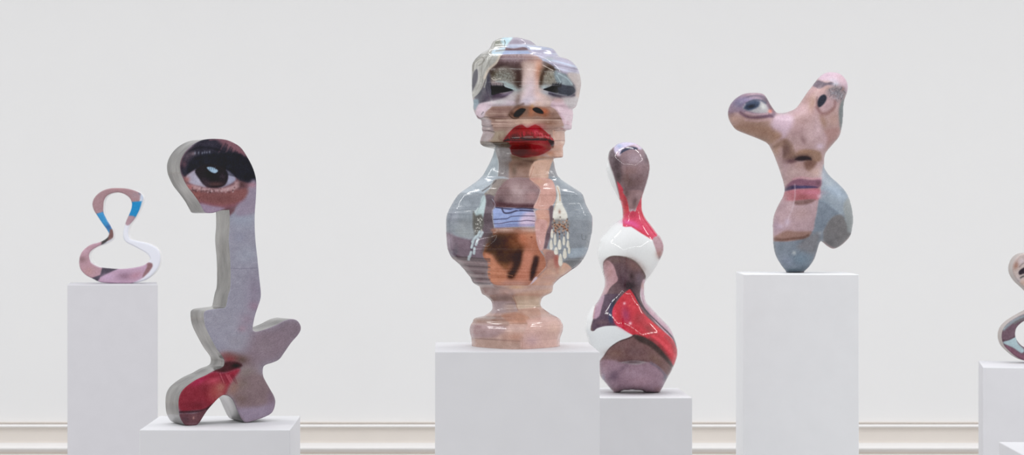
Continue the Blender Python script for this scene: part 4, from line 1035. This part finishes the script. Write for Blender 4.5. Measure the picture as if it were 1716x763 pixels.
def build_bust(Y0, ztop, mat, parent, paint, gain):
    ys = np.arange(63, 579.7, .75); n = len(ys)
    L = smooth1(interp(BUST_L, ys), 1); R = smooth1(interp(BUST_R, ys), 1)
    FL = smooth1(interp(BUST_FL, ys), 3); FR = smooth1(interp(BUST_FR, ys), 3)
    FL = np.maximum(FL, L+(R-L)*.06); FR = np.minimum(FR, R-(R-L)*.06); FR = np.maximum(FR, FL+4)
    k = Y0/F; z = H-(ys-YH)*k
    xl = (L-XV)*k; xr = (R-XV)*k; fl = (FL-XV)*k; fr = (FR-XV)*k; hw = (xr-xl)/2
    # front depth of the casting for each height
    dk = np.interp(ys, [63, 75, 110, 180, 240, 252, 290, 330, 380, 440, 480, 495, 515, 535, 548, 580], [.8, .9, .92, .92, .95, .72, .74, .66, .68, .8, 1.0, 1.1, 1.15, 1.2, 1.3, 1.36])
    D = smooth1(hw*dk, 2)
    # ledges and ripples running round it
    rip = np.zeros(n)
    for y, w, a in ((86.5,1.6,.0022), (93,1.4,-.002), (98,1.2,.0022), (107,1.3,-.0015), (143,1,.0016), (173,1.8,-.0022), (186,1.8,.002), (195,1.3,-.002), (201,1.3,.0025), (207,1.2,-.002), (214,1.4,.0022), (222,1.2,-.002), (236,1.1,.0022), (297.5,1.1,.003), (317,1.1,.0022), (326,1.1,.003), (350,1.3,.002), (357,1.1,.0028), (390,1,.0022), (417,1.1,.003), (436,1.2,-.002), (447,1.2,.002), (452,1.2,-.002), (458,1.1,.002), (464,1.1,-.002), (470,1.1,.0022), (476,1.2,-.002), (484,1.3,.002), (526,1.1,.003), (531,1.1,-.0022), (536,1.1,.003), (543,1.1,.003), (549,1.1,-.002), (566,1.3,-.002)):
        rip += .38*a*np.exp(-((ys-y)/w)**2)
    m = 300; t = np.linspace(0, 1, m)
    V = np.zeros((n, 2*m-2, 3))
    for i in range(n):
        x = xl[i]+(xr[i]-xl[i])*t
        tf = (fl[i]-xl[i])/(2*hw[i]); tr = (fr[i]-xl[i])/(2*hw[i]); d = D[i]
        # the blunt edge of each facet is rounded, ends drop to the outline
        y = np.interp(t, [0, .0, .035, tf, tr, .965, 1], [0, 0, .26*d, d, d, .26*d, 0])
        y = np.minimum(y, d)
        ell = d*np.sqrt(np.maximum(1-(2*t-1)**2, 0))
        y = .62*smooth1(y, 4)+.38*ell; y[0] = y[-1] = 0
        sc = 1+rip[i]/max(d, .02)
        xc = (xl[i]+xr[i])/2
        V[i, :m, 0] = xc+(x-xc)*(1+rip[i]/hw[i]*.5); V[i, :m, 1] = Y0-y*sc; V[i, :m, 2] = z[i]
        xb = x[::-1][1:-1]; tb = t[::-1][1:-1]
        V[i, m:, 0] = xb; V[i, m:, 1] = Y0+.8*min(d, .15)*np.sqrt(np.maximum(1-(2*tb-1)**2, 0)); V[i, m:, 2] = z[i]
    M = 2*m-2
    V[:, :, 2] += ztop-V[-1, 0, 2]
    def part(name, i0, i1, cap_top, cap_bot):
        P3 = V[i0:i1+1]; nn = len(P3); flat = P3.reshape(-1, 3)
        Q = w2px(flat); back = np.tile(np.arange(M) >= m, nn)
        # the back carries the mirrored front print
        Qb = Q.copy(); W2 = flat.copy(); W2[:, 1] = 2*Y0-W2[:, 1]; Qb[back] = w2px(W2)[back]
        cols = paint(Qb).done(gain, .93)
        fs = []
        for i in range(nn-1):
            b0 = i*M
            for j in range(M):
                j2 = (j+1) % M; fs.append((b0+j, b0+M+j, b0+M+j2, b0+j2))
        if cap_top: fs.append(tuple(range(M)))
        if cap_bot: fs.append(tuple((nn-1)*M+j for j in range(M-1, -1, -1)))
        o = link_mesh(name, localise(flat, parent), fs, mat, parent, cols)
        for p in list(o.data.polygons)[-2:]:
            if len(p.vertices) > 4: p.use_smooth = False
        return o
    def row(y): return int(round((y-63)/.75))
    part('head', 0, row(249), True, False); part('chest', row(249), row(480), False, False)
    part('pedestal_foot', row(480), n-1, False, True)
# ---------------------------------------------------------------- the room
def box_mesh(x0, x1, y0, y1, z0, z1):
    V = [(x, y, z) for z in (z0, z1) for y in (y0, y1) for x in (x0, x1)]
    return V, [(0,2,3,1), (4,5,7,6), (0,1,5,4), (2,6,7,3), (0,4,6,2), (1,3,7,5)]
WALL_Y = 12.0
m_wall = noise_mat('wall_paint', (.855, .855, .853), .9, .004, 3, spec=.1)
m_floor = noise_mat('floor_screed', (.55, .54, .53), .6, .05, 2)
m_trim = noise_mat('trim_paint', (.90, .885, .87), .45, .012, 8)
V, fs = box_mesh(-9, 11, WALL_Y, WALL_Y+.2, 0, 5.5)
o = link_mesh('wall_back', V, fs, m_wall, smooth=False); o['kind'] = 'structure'
V, fs = box_mesh(-9, 11, -3, WALL_Y+.2, -.15, 0)
o = link_mesh('floor', V, fs, m_floor, smooth=False); o['kind'] = 'structure'
def zy(py): return H-(py-YH)/F*WALL_Y
prof = []          # (out from wall, height)
def pr(py, out): prof.append((out, zy(py)))
pr(707, 0); pr(707.2, .026); pr(707.6, .028); pr(710.6, .014); pr(711, .034)
for k in range(7):
    t = math.pi*k/6; pr(711+4.6*k/6, .036+.014*math.sin(t))
pr(716.3, .026); pr(718, .024); pr(719, .018); pr(722, .017); pr(724, .014); pr(739, .016); pr(742, .024)
for k in range(9):
    t = math.pi*k/8; pr(743.5+12.5*k/8, .030+.034*math.sin(t))
pr(757, .028); pr(759.5, .026); pr(760.4, .044)
prof.append((.044, .004)); prof.append((0, .004))
Vt = []; Ft = []
for x in (-9, 11):
    for o_, z_ in prof: Vt.append((x, WALL_Y-o_, z_))
q = len(prof)
for i in range(q-1): Ft.append((i, i+1, q+i+1, q+i))
o = link_mesh('baseboard_back', Vt, Ft, m_trim, smooth=False); o['kind'] = 'structure'
o.data.materials.append(noise_mat('trim_field_and_shade', (.80, .745, .69), .5, .015, 5))     # the flat field between the beads is a warmer cream
for p_ in o.data.polygons:
    zc = p_.center.z
    if zy(742) < zc < zy(716.5) or zc > zy(710.8) or zy(765) < zc < zy(758): p_.material_index = 1  # the darker cream also paints in the shade line along the top edge

# ---------------------------------------------------------------- plinths
def plinth(name, label, px0, px1, Y, py_front, depth=.4, rot=0., tint=(.66, .66, .68), group=None):
    """white box plinth: front face from px0 to px1 at distance Y, top at py_front"""
    x0 = (px0-XV)/F*Y; x1 = (px1-XV)/F*Y; zt = H-(py_front-YH)/F*Y; w = x1-x0
    bm = bmesh.new()
    bmesh.ops.create_cube(bm, size=1)
    for v in bm.verts: v.co.x *= w; v.co.y *= depth; v.co.z = (v.co.z+.5)*zt
    bmesh.ops.bevel(bm, geom=bm.edges[:], offset=.0022, segments=2, affect='EDGES', profile=.5)
    me = bpy.data.meshes.new(name); bm.to_mesh(me); bm.free()
    o = bpy.data.objects.new(name, me); C.objects.link(o); o.rotation_euler.z = math.radians(rot)
    r = math.radians(rot)   # keep the front-left corner in place
    o.location = (x0+w/2*math.cos(r)-depth/2*math.sin(r), Y+w/2*math.sin(r)+depth/2*math.cos(r), 0)
    me.materials.append(noise_mat('plinth_paint', tint, .55, .012, 14, spec=.25, bump=.03))
    o['label'] = label; o['category'] = 'plinth'
    if group: o['group'] = group
    return zt
zt_ring = plinth('plinth', 'tall white box plinth at the far left carrying the small ring sculpture', 113, 263, 9.4, 478, rot=8.4, tint=(.60, .595, .625))
zt_slab = plinth('plinth', 'low white box plinth under the tall eye and lips cut-out sculpture', 233.5, 486, 5.56, 721)
zt_bust = plinth('plinth', 'wide white box plinth in the centre under the portrait bust', 729, 1005, 5.08, 590)
zt_pin = plinth('plinth', 'white box plinth partly behind the bust plinth, under the glossy bulbous sculpture', 950, 1160, 6.73, 667)
zt_nose = plinth('plinth', 'tall white box plinth under the forked sculpture with nose and lips', 1246, 1437, 7.33, 460, rot=-4.2, tint=(.76, .77, .785))
zt_far = plinth('plinth', 'white box plinth cut by the right edge under the ring-footed sculpture', 1647, 1818, 8.2, 616, rot=-12, tint=(.69, .69, .715))
zt_corner = plinth('plinth', 'low foreground plinth corner in the bottom right corner, with nothing on it', 1733, 2007, 4.62, 773, rot=-4)

# ---------------------------------------------------------------- sculptures
GAIN = .9
m_print = print_mat('printed_gloss', .34, .35)
m_print_wave = print_mat('printed_gloss_rippled', .10, .34, bump=.12, bscale=9)
m_pin = print_mat('printed_high_gloss', .05, .5)
m_satin = print_mat('printed_satin', .35, .3)
m_steel = noise_mat('polished_edge_metal', (.335, .325, .315), .2, .45, 9, metal=.95, bump=.3, stretch=(1.6, 1.6, .7))
m_pale = noise_mat('pale_edge', (.86, .85, .86), .4, .02, 12)
m_tan = noise_mat('tan_edge', (.44, .39, .37), .4, .06, 9)

pl = Plane(370, 5.715, 28)
r = thing('cutout_sculpture', 'tall thick cut-out sculpture printed with one large eye above and red lips below', 'sculpture', (pl.X0, pl.Y0, zt_slab))
e_ = build_slab(pl, [SLAB], .0016, .105, .0025, m_satin, m_steel, r, paint_eye_slab, GAIN, zt_slab)
e_['label'] = 'polished grey metal edge'

r = thing('portrait_bust', 'glossy faceted bust printed with closed eyes, red lips and shell earrings', 'sculpture', (.165, 5.33, zt_bust))
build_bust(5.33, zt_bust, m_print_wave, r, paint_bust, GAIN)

pl = Plane(1055, 6.94, 0)
r = thing('bulbous_sculpture', 'glossy white pin-shaped sculpture with brown and red printed mouths beside the bust', 'sculpture', (pl.X0, pl.Y0, zt_pin))
build_inflated('body', pl, [PIN], .0019, .92, 0., m_pin, r, paint_pin, GAIN, zt_pin)

pl = Plane(1335, 7.55, 0)
r = thing('forked_sculpture', 'forked blob sculpture printed with two eyes, a nose and pink lips on tall plinth', 'sculpture', (pl.X0, pl.Y0, zt_nose))
build_inflated('body', pl, [NOSE], .0021, .75, 120., m_print, r, paint_nose, GAIN, zt_nose)

pl = Plane(200, 9.62, 0)
r = thing('ring_sculpture', 'small pale ring sculpture with pink and blue printed pieces on the leftmost plinth', 'sculpture', (pl.X0, pl.Y0, zt_ring))
e_ = build_slab(pl, [RING_O, RING_I], .0026, .07, .006, m_satin, m_pale, r, paint_ring, GAIN, zt_ring)
e_['label'] = 'plain pale edge'

pl = Plane(1750, 8.42, 0)
r = thing('ring_footed_sculpture', 'thick skin-toned cut-out sculpture with a ring-shaped foot, cut by the right edge', 'sculpture', (pl.X0, pl.Y0, zt_far))
e_ = build_slab(pl, [FAR_O, FAR_I], .0024, .07, .005, m_satin, m_tan, r, paint_far, GAIN, zt_far)
e_['label'] = 'plain taupe edge'
